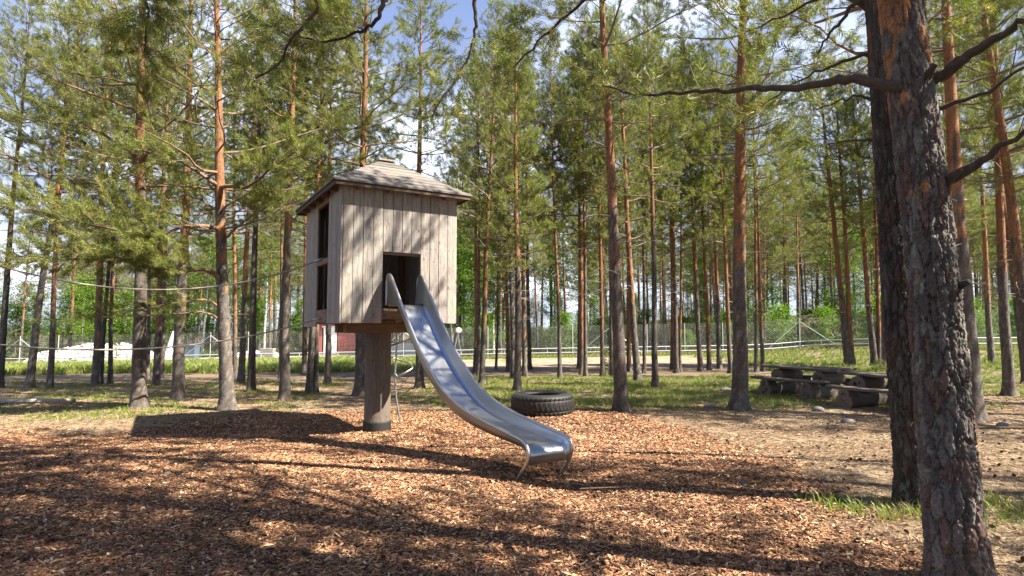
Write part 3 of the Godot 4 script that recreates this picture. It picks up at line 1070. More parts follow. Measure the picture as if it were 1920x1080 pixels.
# ------------------------------------------------------------------ the pines in view
# x, depth, radius, lean to the right per metre, height, kind of crown, label
const PINES := [
	[2.265, 3.10, 0.117, -0.054, 16.5, "near", "thick grey pine trunk nearest the camera at the right edge"],
	[3.02, 4.50, 0.122, -0.038, 15.0, "near", "dark fissured pine trunk half hidden behind the nearest trunk"],
	[4.22, 6.12, 0.080, -0.052, 11.6, "f", "slim pine almost wholly hidden behind the two nearest trunks"],
	[8.22, 10.68, 0.152, -0.009, 13.0, "f", "pale grey pine trunk peeping out behind the nearest trunk"],
	[4.56, 12.01, 0.157, 0.030, 12.5, "f", "leaning pine with flared foot left of the log tables"],
	[2.14, 11.71, 0.130, -0.033, 12.5, "f", "straight dark pine standing just right of the black tyre"],
	[-5.71, 12.01, 0.137, -0.069, 11.5, "e", "low branched pine whose bare limbs reach over the two ropes"],
	[-7.65, 12.26, 0.136, -0.029, 12.5, "e", "stout pale pine crossed by both ropes, left of the low branched pine"],
	[-7.61, 13.64, 0.128, -0.003, 12.0, "e", "pale pine leaning between the stout pine and the low branched pine"],
	[-5.11, 13.44, 0.113, -0.007, 12.0, "f", "grey pine close to the left side of the playhouse"],
	[-3.68, 14.52, 0.145, -0.005, 12.0, "f", "pine trunk directly behind the playhouse post on its left"],
	[-2.54, 16.42, 0.117, -0.009, 11.5, "f", "pale pine trunk seen under the slide behind the climbing coil"],
	[0.14, 15.53, 0.098, -0.003, 10.3, "s", "slim pine with pointed top rising behind the black tyre"],
	[4.01, 16.69, 0.088, -0.002, 11.5, "f", "slender pine second to the right of the dark pine by the tyre"],
	[3.93, 18.66, 0.115, -0.051, 12.0, "f", "orange barked pine leaning left beside the dark pine by the tyre"],
	[-6.73, 15.40, 0.095, -0.001, 11.5, "f", "dark straight pine between the low branched pine and the grey pine"],
	[-8.21, 18.09, 0.097, 0.011, 12.0, "f", "dark pine behind and left of the straight dark pine"],
	[-5.14, 15.13, 0.084, 0.023, 11.0, "f", "left one of two close pines under the playhouse floor corner"],
	[-5.03, 15.27, 0.072, 0.002, 11.5, "f", "right one of two close pines under the playhouse floor corner"],
	[-5.45, 17.65, 0.091, -0.015, 12.0, "f", "pine seen below the playhouse in front of the red shed"],
	[-7.81, 22.42, 0.095, -0.017, 12.0, "f", "thin far pine left of the red shed"],
	[-13.19, 16.31, 0.097, 0.091, 11.5, "e", "pine leaning right near the left edge of the picture"],
	[-12.62, 16.31, 0.076, -0.010, 11.5, "f", "dark pine with pale foot near the left edge"],
	[-14.31, 16.66, 0.091, 0.017, 11.5, "f", "dark pine cut by the left edge of the picture"],
	[-11.86, 16.99, 0.100, 0.000, 12.0, "f", "curved pine left of a close orange pair before the rubble heap"],
	[-12.39, 17.97, 0.067, 0.014, 11.5, "f", "middle one of three pines before the white rubble heap"],
	[-12.09, 17.95, 0.067, -0.022, 11.5, "f", "orange pine, rightmost of three before the white rubble heap"],
	[-12.71, 20.79, 0.072, -0.014, 12.0, "f", "thin dark pine right of the stout pale pine, near the fence"],
	[-10.33, 17.34, 0.094, -0.005, 12.0, "f", "dark pine leaning right before the white tarpaulin cone"],
	[-12.19, 20.76, 0.072, -0.012, 12.0, "f", "thin pine tucked behind the dark pine by the white cone"],
	[-9.57, 20.60, 0.084, -0.033, 12.0, "f", "thin brown pine just behind the low branched pine"],
	[-7.65, 19.69, 0.058, -0.011, 11.0, "f", "very thin pine left of the grey pine by the playhouse"],
	[-1.43, 23.18, 0.084, 0.001, 12.5, "f", "reddish pine, leftmost of the trunks right of the playhouse wall"],
	[-1.21, 21.55, 0.068, -0.004, 12.0, "f", "dark thin pine paired with the reddish pine right of the playhouse"],
	[-0.89, 17.41, 0.086, 0.039, 11.5, "f", "brown pine just above the slide, right of the reddish pair"],
	[-0.67, 24.97, 0.056, 0.021, 7.0, "s", "short thin pine at the braced fence post"],
	[-0.15, 23.75, 0.086, -0.024, 12.0, "f", "pine leaning left behind the slim pointed pine"],
	[0.04, 19.88, 0.090, -0.028, 12.0, "f", "dark orange pine touching the slim pointed pine on its left"],
	[0.45, 20.88, 0.085, -0.018, 12.0, "f", "brown pine just right of the slim pointed pine"],
	[0.74, 25.16, 0.091, -0.012, 13.0, "f", "dark red pine two trunks right of the slim pointed pine"],
	[1.61, 20.07, 0.072, -0.025, 12.0, "f", "lone red thin pine above the right edge of the tyre"],
	[2.89, 25.63, 0.091, 0.012, 13.0, "f", "dark far pine behind a red close pair"],
	[2.53, 21.59, 0.096, -0.002, 12.5, "f", "left trunk of a close red pair left of the dark pine"],
	[2.56, 20.77, 0.074, -0.001, 12.5, "f", "right trunk of a close red pair left of the dark pine"],
	[3.15, 20.75, 0.083, -0.009, 13.0, "f", "red pine immediately left of the dark pine by the tyre"],
	[3.48, 20.72, 0.092, -0.006, 13.0, "f", "grey pine half hidden by the dark pine on its left"],
	[4.57, 23.24, 0.092, 0.007, 13.0, "f", "dark thin pine behind the orange leaning pine"],
	[4.94, 22.28, 0.068, 0.009, 12.5, "f", "dark thin pine between the orange leaning pine and slender pine"],
	[6.54, 24.37, 0.074, 0.012, 13.0, "f", "first of three dark trunks right of the slender pine"],
	[6.13, 22.20, 0.087, -0.004, 12.5, "f", "second of three dark trunks right of the slender pine"],
	[6.49, 23.05, 0.060, 0.023, 12.5, "f", "third of three dark trunks right of the slender pine"],
	[7.28, 22.99, 0.099, -0.032, 13.0, "f", "brown pine leaning left, first of four before the leaning flared pine"],
	[7.90, 23.87, 0.092, -0.011, 13.0, "f", "second of four trunks before the leaning flared pine"],
	[8.63, 24.80, 0.095, -0.013, 13.0, "f", "third of four trunks before the leaning flared pine"],
	[8.08, 22.05, 0.084, -0.024, 13.0, "f", "fourth and last trunk before the leaning flared pine"],
	[9.22, 22.52, 0.075, 0.026, 13.0, "f", "red pine close right of the leaning flared pine"],
	[9.72, 23.07, 0.076, -0.007, 13.0, "f", "thin dark pine left of the nearer end of the left log table"],
	[14.36, 25.44, 0.150, -0.069, 13.5, "f", "strongly leaning orange pine rising behind the log tables"],
	[14.51, 25.41, 0.119, -0.016, 13.5, "f", "orange pine sharing its foot with the strongly leaning one"],
	[15.21, 24.99, 0.135, -0.036, 13.5, "f", "brown leaning pine right of the orange pair behind the tables"],
	[15.38, 24.98, 0.096, 0.016, 13.5, "f", "bright orange pine left of the dark fissured trunk"],
	[15.25, 24.36, 0.112, 0.015, 13.0, "f", "grey pine half hidden by the dark fissured trunk"],
	[16.40, 21.53, 0.139, -0.021, 13.5, "f", "orange pine rising just right of the nearest trunk"],
	[19.30, 23.95, 0.118, -0.009, 13.5, "f", "dark pine behind the right wire fence panel"],
	[12.07, 14.51, 0.121, 0.004, 13.0, "f", "stout shaded pine near the right edge of the picture"],
	[15.13, 17.56, 0.102, -0.057, 13.0, "f", "leaning pine cut by the right edge of the picture"],
	[11.13, 12.69, 0.129, -0.071, 13.0, "f", "dark pine whose upper trunk enters at the right edge, above the stout one"],
]

func limbs_of(which: String) -> Array:
	match which:
		"low":
			return [
		[[Vector3(-5.85, 2.52, -12.00), Vector3(-6.03, 2.74, -11.90), Vector3(-6.09, 2.78, -11.70), Vector3(-6.40, 2.76, -11.40), Vector3(-6.69, 2.80, -11.20), Vector3(-6.90, 2.90, -11.00), Vector3(-7.44, 2.88, -10.80), Vector3(-8.07, 2.86, -10.60), Vector3(-8.76, 2.78, -10.40)], 0.052, 0.30, 1.05, 2.60],
		[[Vector3(-5.92, 3.65, -12.00), Vector3(-6.23, 3.68, -11.80), Vector3(-6.43, 3.61, -11.50), Vector3(-6.82, 3.43, -11.20), Vector3(-7.53, 3.48, -10.90), Vector3(-8.40, 3.70, -10.60), Vector3(-9.20, 3.80, -10.40)], 0.045, 0.30, 1.05, 2.60],
		[[Vector3(-5.89, 2.03, -12.00), Vector3(-6.06, 2.16, -11.90), Vector3(-6.23, 2.19, -11.70), Vector3(-6.47, 2.11, -11.40), Vector3(-7.06, 1.98, -11.20), Vector3(-7.92, 1.86, -11.00)], 0.030, 0.40, 0.55, 0.80],
		[[Vector3(-5.83, 1.71, -12.00), Vector3(-6.00, 1.88, -11.90), Vector3(-6.11, 1.94, -11.60), Vector3(-6.52, 1.89, -11.50), Vector3(-7.66, 1.84, -11.20), Vector3(-8.58, 1.78, -10.90)], 0.030, 0.45, 0.55, 0.80],
		[[Vector3(-6.01, 4.53, -12.00), Vector3(-6.21, 4.67, -11.90), Vector3(-6.32, 4.76, -11.70), Vector3(-6.59, 4.92, -11.40), Vector3(-7.17, 5.01, -11.00)], 0.050, 0.40, 0.9, 2.0],
		[[Vector3(-5.99, 4.51, -12.00), Vector3(-5.61, 4.51, -11.80), Vector3(-5.30, 4.41, -11.60), Vector3(-4.61, 4.76, -11.30), Vector3(-4.04, 5.01, -11.00)], 0.050, 0.40, 1.0, 2.0],
		[[Vector3(-5.83, 3.48, -12.00), Vector3(-5.58, 3.68, -11.90), Vector3(-5.12, 3.92, -11.70), Vector3(-4.51, 4.18, -11.50)], 0.030, 0.35, 0.70, 1.20],
		[[Vector3(-5.90, 3.98, -12.00), Vector3(-6.13, 4.09, -12.00), Vector3(-6.52, 4.31, -12.10), Vector3(-6.91, 4.58, -12.20)], 0.035, 0.50, 0.60, 1.00],
			]
		"stout":
			return [
		[[Vector3(-7.87, 5.16, -12.25), Vector3(-7.99, 5.32, -12.00), Vector3(-8.40, 5.61, -11.70), Vector3(-8.68, 5.65, -11.50), Vector3(-9.29, 5.65, -11.20), Vector3(-9.84, 5.71, -11.00)], 0.040, 0.30, 0.75, 1.20],
		[[Vector3(-7.89, 6.72, -12.25), Vector3(-8.00, 6.73, -12.00), Vector3(-8.71, 6.73, -11.60), Vector3(-9.12, 6.75, -11.30)], 0.030, 0.40, 0.60, 0.90],
		[[Vector3(-7.90, 7.54, -12.25), Vector3(-8.27, 7.71, -12.00), Vector3(-8.65, 7.78, -11.60), Vector3(-8.99, 7.73, -11.20)], 0.030, 0.40, 0.60, 0.90],
		[[Vector3(-7.82, 5.16, -12.25), Vector3(-7.44, 5.43, -12.00), Vector3(-7.42, 5.96, -11.90), Vector3(-7.44, 6.36, -11.80), Vector3(-7.10, 6.95, -11.60)], 0.042, 0.50, 0.70, 1.10],
			]
		"nearest":
			return [
		[[Vector3(2.09, 2.87, -3.05), Vector3(1.90, 2.98, -3.20), Vector3(1.80, 3.03, -3.35), Vector3(1.63, 3.10, -3.60), Vector3(1.48, 3.18, -3.80), Vector3(1.26, 3.25, -4.00), Vector3(0.98, 3.32, -4.25), Vector3(0.85, 3.41, -4.40), Vector3(0.72, 3.55, -4.60)], 0.030, 0.55, 0.30, 0.45],
		[[Vector3(2.22, 2.92, -3.05), Vector3(2.30, 2.97, -2.95), Vector3(2.36, 3.01, -2.85), Vector3(2.46, 3.07, -2.75), Vector3(2.58, 3.07, -2.60)], 0.040, 0.60, 0.30, 0.50],
		[[Vector3(2.22, 2.76, -3.05), Vector3(2.36, 2.78, -2.90), Vector3(2.49, 2.87, -2.80), Vector3(2.61, 2.92, -2.70)], 0.014, 0.50, 0.30, 0.50],
		[[Vector3(2.25, 2.36, -3.05), Vector3(2.35, 2.44, -2.95), Vector3(2.41, 2.50, -2.85), Vector3(2.49, 2.56, -2.70)], 0.034, 0.70, 0.30, 0.50],
		[[Vector3(2.15, 3.39, -3.10), Vector3(1.49, 5.22, -4.00), Vector3(0.44, 5.57, -5.20), Vector3(-0.30, 5.28, -5.80), Vector3(-0.39, 5.00, -6.00), Vector3(-0.38, 4.83, -6.00), Vector3(-0.41, 4.62, -6.05), Vector3(-0.52, 4.35, -6.10), Vector3(-0.73, 4.05, -6.10), Vector3(-0.87, 3.82, -6.15)], 0.035, 0.62, 0.32, 0.50],
		[[Vector3(2.16, 3.39, -3.10), Vector3(1.75, 4.93, -4.20), Vector3(1.08, 5.05, -5.20), Vector3(0.69, 4.77, -5.50), Vector3(0.42, 4.56, -5.60), Vector3(0.21, 4.39, -5.70), Vector3(-0.08, 4.15, -5.80)], 0.030, 0.45, 0.40, 0.70],
			]
		"second":
			return [
		[[Vector3(2.90, 4.19, -4.50), Vector3(2.78, 4.19, -4.50), Vector3(2.70, 4.16, -4.55), Vector3(2.62, 4.05, -4.60), Vector3(2.56, 3.95, -4.70), Vector3(2.52, 3.87, -4.80)], 0.026, 0.50, 0.25, 0.40],
		[[Vector3(2.88, 3.73, -4.50), Vector3(2.63, 3.72, -4.50), Vector3(2.54, 3.70, -4.60), Vector3(2.40, 3.68, -4.80), Vector3(2.22, 3.57, -5.00), Vector3(1.96, 3.36, -5.20)], 0.016, 0.35, 0.40, 0.50],
		[[Vector3(2.89, 3.38, -4.50), Vector3(2.72, 3.45, -4.60), Vector3(2.60, 3.43, -4.70), Vector3(2.53, 3.44, -4.90)], 0.013, 0.50, 0.30, 0.40],
		[[Vector3(2.89, 3.04, -4.50), Vector3(2.71, 3.10, -4.60), Vector3(2.60, 3.12, -4.80)], 0.014, 0.60, 0.20, 0.30],
		[[Vector3(2.89, 4.06, -4.50), Vector3(2.64, 4.36, -4.70), Vector3(2.38, 4.34, -5.00), Vector3(2.17, 4.35, -5.30)], 0.022, 0.40, 0.45, 0.80],
			]
	return [
		[[Vector3(-4.47, 5.27, -3.40), Vector3(-3.34, 5.76, -4.60), Vector3(-2.12, 5.71, -5.60), Vector3(-1.41, 5.32, -6.15), Vector3(-1.41, 5.11, -6.20), Vector3(-1.45, 4.98, -6.20), Vector3(-1.57, 4.90, -6.25), Vector3(-1.76, 4.84, -6.30), Vector3(-2.05, 4.77, -6.30), Vector3(-2.35, 4.81, -6.30), Vector3(-2.63, 4.92, -6.35)], 0.040, 0.58, 0.45, 0.75],
		[[Vector3(-4.46, 5.09, -3.40), Vector3(-3.56, 5.60, -4.80), Vector3(-2.57, 5.39, -5.70), Vector3(-2.07, 5.09, -6.00), Vector3(-2.15, 4.83, -6.00), Vector3(-2.32, 4.62, -6.00), Vector3(-2.49, 4.41, -6.10), Vector3(-2.76, 4.30, -6.20)], 0.036, 0.55, 0.42, 0.70],
		[[Vector3(-4.41, 4.57, -3.40), Vector3(-4.72, 5.47, -5.20), Vector3(-4.42, 5.54, -6.20), Vector3(-4.19, 5.35, -6.50), Vector3(-4.16, 5.10, -6.50), Vector3(-4.17, 4.72, -6.50)], 0.032, 0.50, 0.70, 0.95],
	]

func add_limbs(o: Node3D, which: String, tint: Color, sd: int) -> void:
	var k := 0
	for a: Array in limbs_of(which):
		k += 1
		add_limb(o, a[0], a[1], a[2], a[3], sd + k, tint, a[4])

func stub(o: Node3D, at: Vector3, to: Vector3, r: float) -> void:
	var inv := o.transform.affine_inverse()
	part("broken_stub", tube(PackedVector3Array([inv * at, inv * at.lerp(to, 0.6), inv * to]), PackedFloat32Array([r * 1.5, r, r * 0.8]), 9, Color(0.09, 0.07, 0.06)), M.near_bark, o)

func build_pines() -> void:
	for k in PINES.size():
		var a: Array = PINES[k]
		var o := pine(a[0], a[1], a[2], a[3], a[4], a[5], a[6], "pines standing round the playhouse", k)
		match k:
			0:
				add_limbs(o, "nearest", Color(0.105, 0.075, 0.058), 300)
				stub(o, Vector3(2.165, 2.90, -3.03), Vector3(2.17, 2.96, -2.945), 0.018)
				stub(o, Vector3(2.24, 2.34, -3.02), Vector3(2.27, 2.41, -2.945), 0.014)
				stub(o, Vector3(2.28, 1.82, -3.02), Vector3(2.29, 1.84, -2.955), 0.017)
			1:
				add_limbs(o, "second", Color(0.105, 0.080, 0.062), 320)
			6:
				add_limbs(o, "low", Color(0.30, 0.185, 0.115), 340)
			7:
				add_limbs(o, "stout", Color(0.26, 0.165, 0.105), 360)
	# pines beside and behind the camera: they shade the foreground
	var o := pine(-4.35, 2.6, 0.17, 0.02, 12.5, "near", "pine left of the camera whose boughs hang into the top of the picture", "pines beside the camera", 203)
	add_limbs(o, "overhead", Color(0.085, 0.062, 0.050), 380)
	var spots := SHADE_PINES
	for k in spots.size():
		var s: Array = spots[k]
		pine(s[0], s[1], 0.15, 0.01, s[2], "f" if s[3] == 0 else "e", "pine to the right of the camera, outside the picture, shading the wood chips", "pines beside the camera", 210 + k)
	# the wood goes on behind the camera
	var r := RandomNumberGenerator.new()
	r.seed = 808
	for k in 34:
		var a := lerpf(-0.25, PI + 0.25, (k + r.randf() * 0.6) / 34.0)
		var far := r.randf_range(5.5, 17.0)
		var x := cos(a) * far
		var d := -sin(a) * far * 0.9 - 2.5
		pine(x, d, 0.14, r.randfn(0.0, 0.015), r.randf_range(12.0, 14.0), "f", "pine of the wood behind the camera, outside the picture", "pines behind the camera", 240 + k)

const SHADE_PINES := [[6.2, 1.0, 12.0, 0], [5.0, 1.5, 12.5, 0], [3.6, 1.9, 12.0, 0], [10.4, 2.9, 12.5, 0], [13.0, 8.4, 13.0, 0], [15.6, 11.6, 13.0, 0], [12.6, 10.4, 12.5, 0], [7.8, -1.2, 13.0, 0], [11.0, -0.8, 13.0, 0]]

# ------------------------------------------------------------------ playhouse
const HOUSE_AT := Vector3(-2.175, 0.0, -9.497)
const HOUSE_TURN := 0.5387

func tone(lo := 0.82, hi := 1.12) -> Color:
	var k := rng.randf_range(lo, hi)
	return Color(k, k * rng.randf_range(0.96, 1.0), k * rng.randf_range(0.92, 1.0))

func roof_ring(f: float) -> Array:
	var hx := 1.03 - 0.94 * f
	var hz := 1.305 - 0.94 * f
	var y := 3.62 + 0.60 * f
	return [Vector3(-hx, y, hz), Vector3(hx, y, hz), Vector3(hx, y, -hz), Vector3(-hx, y, -hz)]

func log_mesh(r0: float, r1: float, h: float, sd: float, along := 1) -> ArrayMesh:
	# a round timber along y (turned by the caller): slightly uneven, with long drying cracks
	var segs := 40
	var rows := 26
	var P := PackedVector3Array()
	var C := PackedColorArray()
	var UV := PackedVector2Array()
	for j in rows + 4:
		var t := clampf((j - 2.0) / (rows - 1.0), 0.0, 1.0)
		var cap := 1.0
		if j == 0 or j == rows + 3:
			cap = 0.01
		elif j == 1 or j == rows + 2:
			cap = 0.965
		var rr := lerpf(r0, r1, t) * cap
		for i in segs + 1:
			var a := TAU * (i % segs) / segs
			var d := Vector3(cos(a), 0, sin(a))
			var e := 0.012 * noise_b.get_noise_3d(d.x * 1.2 + sd, t * h * 0.8, d.z * 1.2)
			var crack := absf(sin(a * 1.5 + sd + 0.25 * noise_a.get_noise_2d(t * h * 1.2, sd)))
			if crack < 0.05 and cap > 0.9:
				e -= 0.010
			P.append(d * (rr + e) + Vector3(0, t * h, 0))
			C.append(Color(1, 1, 1))
			UV.append(Vector2(float(i) / segs * TAU * r0, t * h) + Vector2(sd, sd * 0.37) if cap > 0.5 else Vector2(d.x * 0.02, d.z * 0.02))
	return grid_mesh(P, segs + 1, rows + 4, true, C, UV)

func build_playhouse() -> void:
	var o := thing("playhouse", "grey timber playhouse with hipped board roof standing on one log post", "playhouse", HOUSE_AT)
	o.rotation.y = HOUSE_TURN
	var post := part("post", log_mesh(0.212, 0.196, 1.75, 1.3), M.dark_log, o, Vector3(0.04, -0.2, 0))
	var sl := begin()
	var P := PackedVector3Array()
	for row in [[0.20, -0.1], [0.2185, -0.1], [0.2205, 0.14], [0.219, 0.165], [0.20, 0.168]]:
		for i in 41:
			var a := TAU * (i % 40) / 40
			P.append(Vector3(cos(a) * row[0], row[1], sin(a) * row[0]))
	part("ground_sleeve", grid_mesh(P, 41, 5, true), M.black_sleeve, o, Vector3(0.04, 0, 0))
	# bearers, joists and floor
	for z in [-0.26, 0.26]:
		part("bearer", block(Vector3(1.14, 0.15, 0.16), 0.006, 0, tone(0.9, 1.0)), M.brown_board, o, Vector3(0.0, 1.625, z))
	for x in [-0.62, 0.0, 0.62]:
		part("joist", block(Vector3(0.10, 0.147, 2.10), 0.006, 2, tone(0.9, 1.0)), M.brown_board, o, Vector3(x, 1.776, 0))
	for k in 15:
		part("floor_board", block(Vector3(1.63, 0.045, 0.137), 0.004, 0, tone()), M.brown_board, o, Vector3(0, 1.875, -1.03 + k * 0.1472))
	# front: twelve boards, the middle four cut short above the doorway
	var bw := 1.72 / 12.0
	for k in 12:
		var x := -0.86 + bw * (k + 0.5)
		var low := 2.71 if k >= 4 and k <= 7 else 1.69 + rng.randf_range(-0.004, 0.004)
		var hgt := 3.685 - low
		part("front_plank", block(Vector3(bw - 0.005, hgt, 0.026), 0.004, 1, tone()), M.board, o, Vector3(x, low + hgt * 0.5, 1.122 + rng.randf_range(-0.002, 0.003)))
	# screw heads along the rails behind the boards
	var screws := begin()
	for k in 12:
		for x in [-0.035, 0.035]:
			for y in [1.80, 2.80, 3.50]:
				if y < 2.7 and k >= 4 and k <= 7:
					continue
				add_block(screws, Vector3(-0.86 + bw * (k + 0.5) + x, y + rng.randf_range(-0.008, 0.008), 1.1385), Vector3(0.011, 0.011, 0.006), 0.002)
	part("screws", screws.commit(), M.steel_tube, o).set_meta("kind", "stuff")
	# back: the same without a doorway, with one plank gap
	for k in 12:
		if k == 6:
			part("back_plank", block(Vector3(bw - 0.005, 0.80, 0.026), 0.004, 1, tone()), M.board, o, Vector3(-0.86 + bw * (k + 0.5), 2.09, -1.122))
			part("back_plank", block(Vector3(bw - 0.005, 1.13, 0.026), 0.004, 1, tone()), M.board, o, Vector3(-0.86 + bw * (k + 0.5), 3.12, -1.122))
		else:
			part("back_plank", block(Vector3(bw - 0.005, 1.995, 0.026), 0.004, 1, tone()), M.board, o, Vector3(-0.86 + bw * (k + 0.5), 2.6875, -1.122))
	# sides
	var sw := 2.214 / 16.0
	for k in 16:
		part("side_plank", block(Vector3(0.026, 1.995, sw - 0.005), 0.004, 1, tone()), M.board, o, Vector3(0.873, 2.6875, 1.107 - sw * (k + 0.5)))
	var along := 0.0
	for w: float in [0.150, 0.125, 0.150, 0.130, 0.145]:
		part("side_plank", block(Vector3(0.026, 2.0, w - 0.005), 0.004, 1, tone()), M.board, o, Vector3(-0.873 + rng.randf_range(-0.002, 0.002), 2.685, 1.133 - along - w * 0.5))
		along += w
	along = 1.40
	for w: float in [0.145, 0.150, 0.14, 0.145, 0.14, 0.145]:
		part("side_plank", block(Vector3(0.026, 2.04, w - 0.005), 0.004, 1, tone()), M.board, o, Vector3(-0.873 + rng.randf_range(-0.002, 0.002), 2.665, 1.133 - along - w * 0.5))
		along += w
	part("lintel", block(Vector3(0.05, 0.17, 0.72), 0.005, 2, tone()), M.brown_board, o, Vector3(-0.862, 3.585, 0.07))
	part("crossbar", block(Vector3(0.07, 0.085, 0.74), 0.005, 2, tone(1.0, 1.1)), M.brown_board, o, Vector3(-0.858, 2.625, 0.07))
	part("threshold", block(Vector3(0.055, 0.20, 0.70), 0.005, 2, tone(1.0, 1.1)), M.brown_board, o, Vector3(-0.864, 1.80, 0.07))
	part("door_header", block(Vector3(0.62, 0.05, 0.05), 0.004, 0, tone()), M.brown_board, o, Vector3(0.0, 2.70, 1.082))
	for x in [-0.33, 0.33]:
		part("door_post", block(Vector3(0.07, 0.80, 0.06), 0.004, 1, tone()), M.brown_board, o, Vector3(x, 2.30, 1.076))
	part("door_sill", block(Vector3(0.56, 0.10, 0.05), 0.004, 0, tone()), M.brown_board, o, Vector3(0, 1.80, 1.07))
	for x in [-0.80, 0.80]:
		for z in [-1.05, 1.05]:
			part("corner_post", block(Vector3(0.09, 1.80, 0.09), 0.005, 1, tone()), M.brown_board, o, Vector3(x, 2.80, z))
	# roof: a deck, then stepped courses of boards on its four slopes
	var deck := begin()
	var lo := roof_ring(0.02)
	var hi := roof_ring(1.0)
	var c := []
	for k in 4: c.append(lo[k] + Vector3(0, -0.012, 0))
	for k in 4: c.append(hi[k] + Vector3(0, -0.02, 0))
	# hollow deck: four sloping slabs
	for k in 4:
		var k2 := (k + 1) % 4
		var drop := Vector3(0, -0.03, 0)
		part("roof_deck", hexa([c[k] + drop, c[k2] + drop, c[k2 + 4] + drop, c[k + 4] + drop, c[k], c[k2], c[k2 + 4], c[k + 4]], tone(0.8, 0.9)), M.brown_board, o)
	var courses := 8
	for j in courses:
		var f0 := float(j) / courses - 0.012
		var f1 := minf(float(j + 1) / courses + 0.03, 1.0)
		var a := roof_ring(f0)
		var b := roof_ring(f1)
		for k in 4:
			var k2 := (k + 1) % 4
			var lift0 := Vector3(0, 0.012 + 0.0015 * (k % 2), 0)
			var lift1 := Vector3(0, 0.002 + 0.001 * (k % 2), 0)
			var th := Vector3(0, 0.026, 0)
			var u: Vector3 = ((a[k2] - a[k]) as Vector3).normalized()
			part("roof_board", hexa([a[k] + lift0, a[k2] + lift0, b[k2] + lift1, b[k] + lift1, a[k] + lift0 + th, a[k2] + lift0 + th, b[k2] + lift1 + th * 0.6, b[k] + lift1 + th * 0.6], tone(0.42, 0.62), Vector3(u.z, 0, u.x), u), M.board, o)
	part("roof_cap", block(Vector3(0.26, 0.03, 0.82), 0.005, 2, tone()), M.board, o, Vector3(0, 4.262, 0))
	for s in [-1, 1]:
		part("fascia", block(Vector3(2.03, 0.062, 0.022), 0.003, 0, tone(0.36, 0.42)), M.brown_board, o, Vector3(0, 3.596, s * 1.288))
		part("fascia", block(Vector3(0.022, 0.062, 2.548), 0.003, 2, tone(0.36, 0.42)), M.brown_board, o, Vector3(s * 1.013, 3.596, 0))
	# rafter tails under the eaves
	for k in 4:
		var x := -0.66 + 0.44 * k
		part("rafter_tail", block(Vector3(0.05, 0.06, 0.135), 0.004, 2, tone(0.8, 0.95)), M.brown_board, o, Vector3(x, 3.582, 1.205))
	for k in 5:
		var z := -0.9 + 0.45 * k
		part("rafter_tail", block(Vector3(0.135, 0.06, 0.05), 0.004, 0, tone(0.8, 0.95)), M.brown_board, o, Vector3(-0.93, 3.582, z))

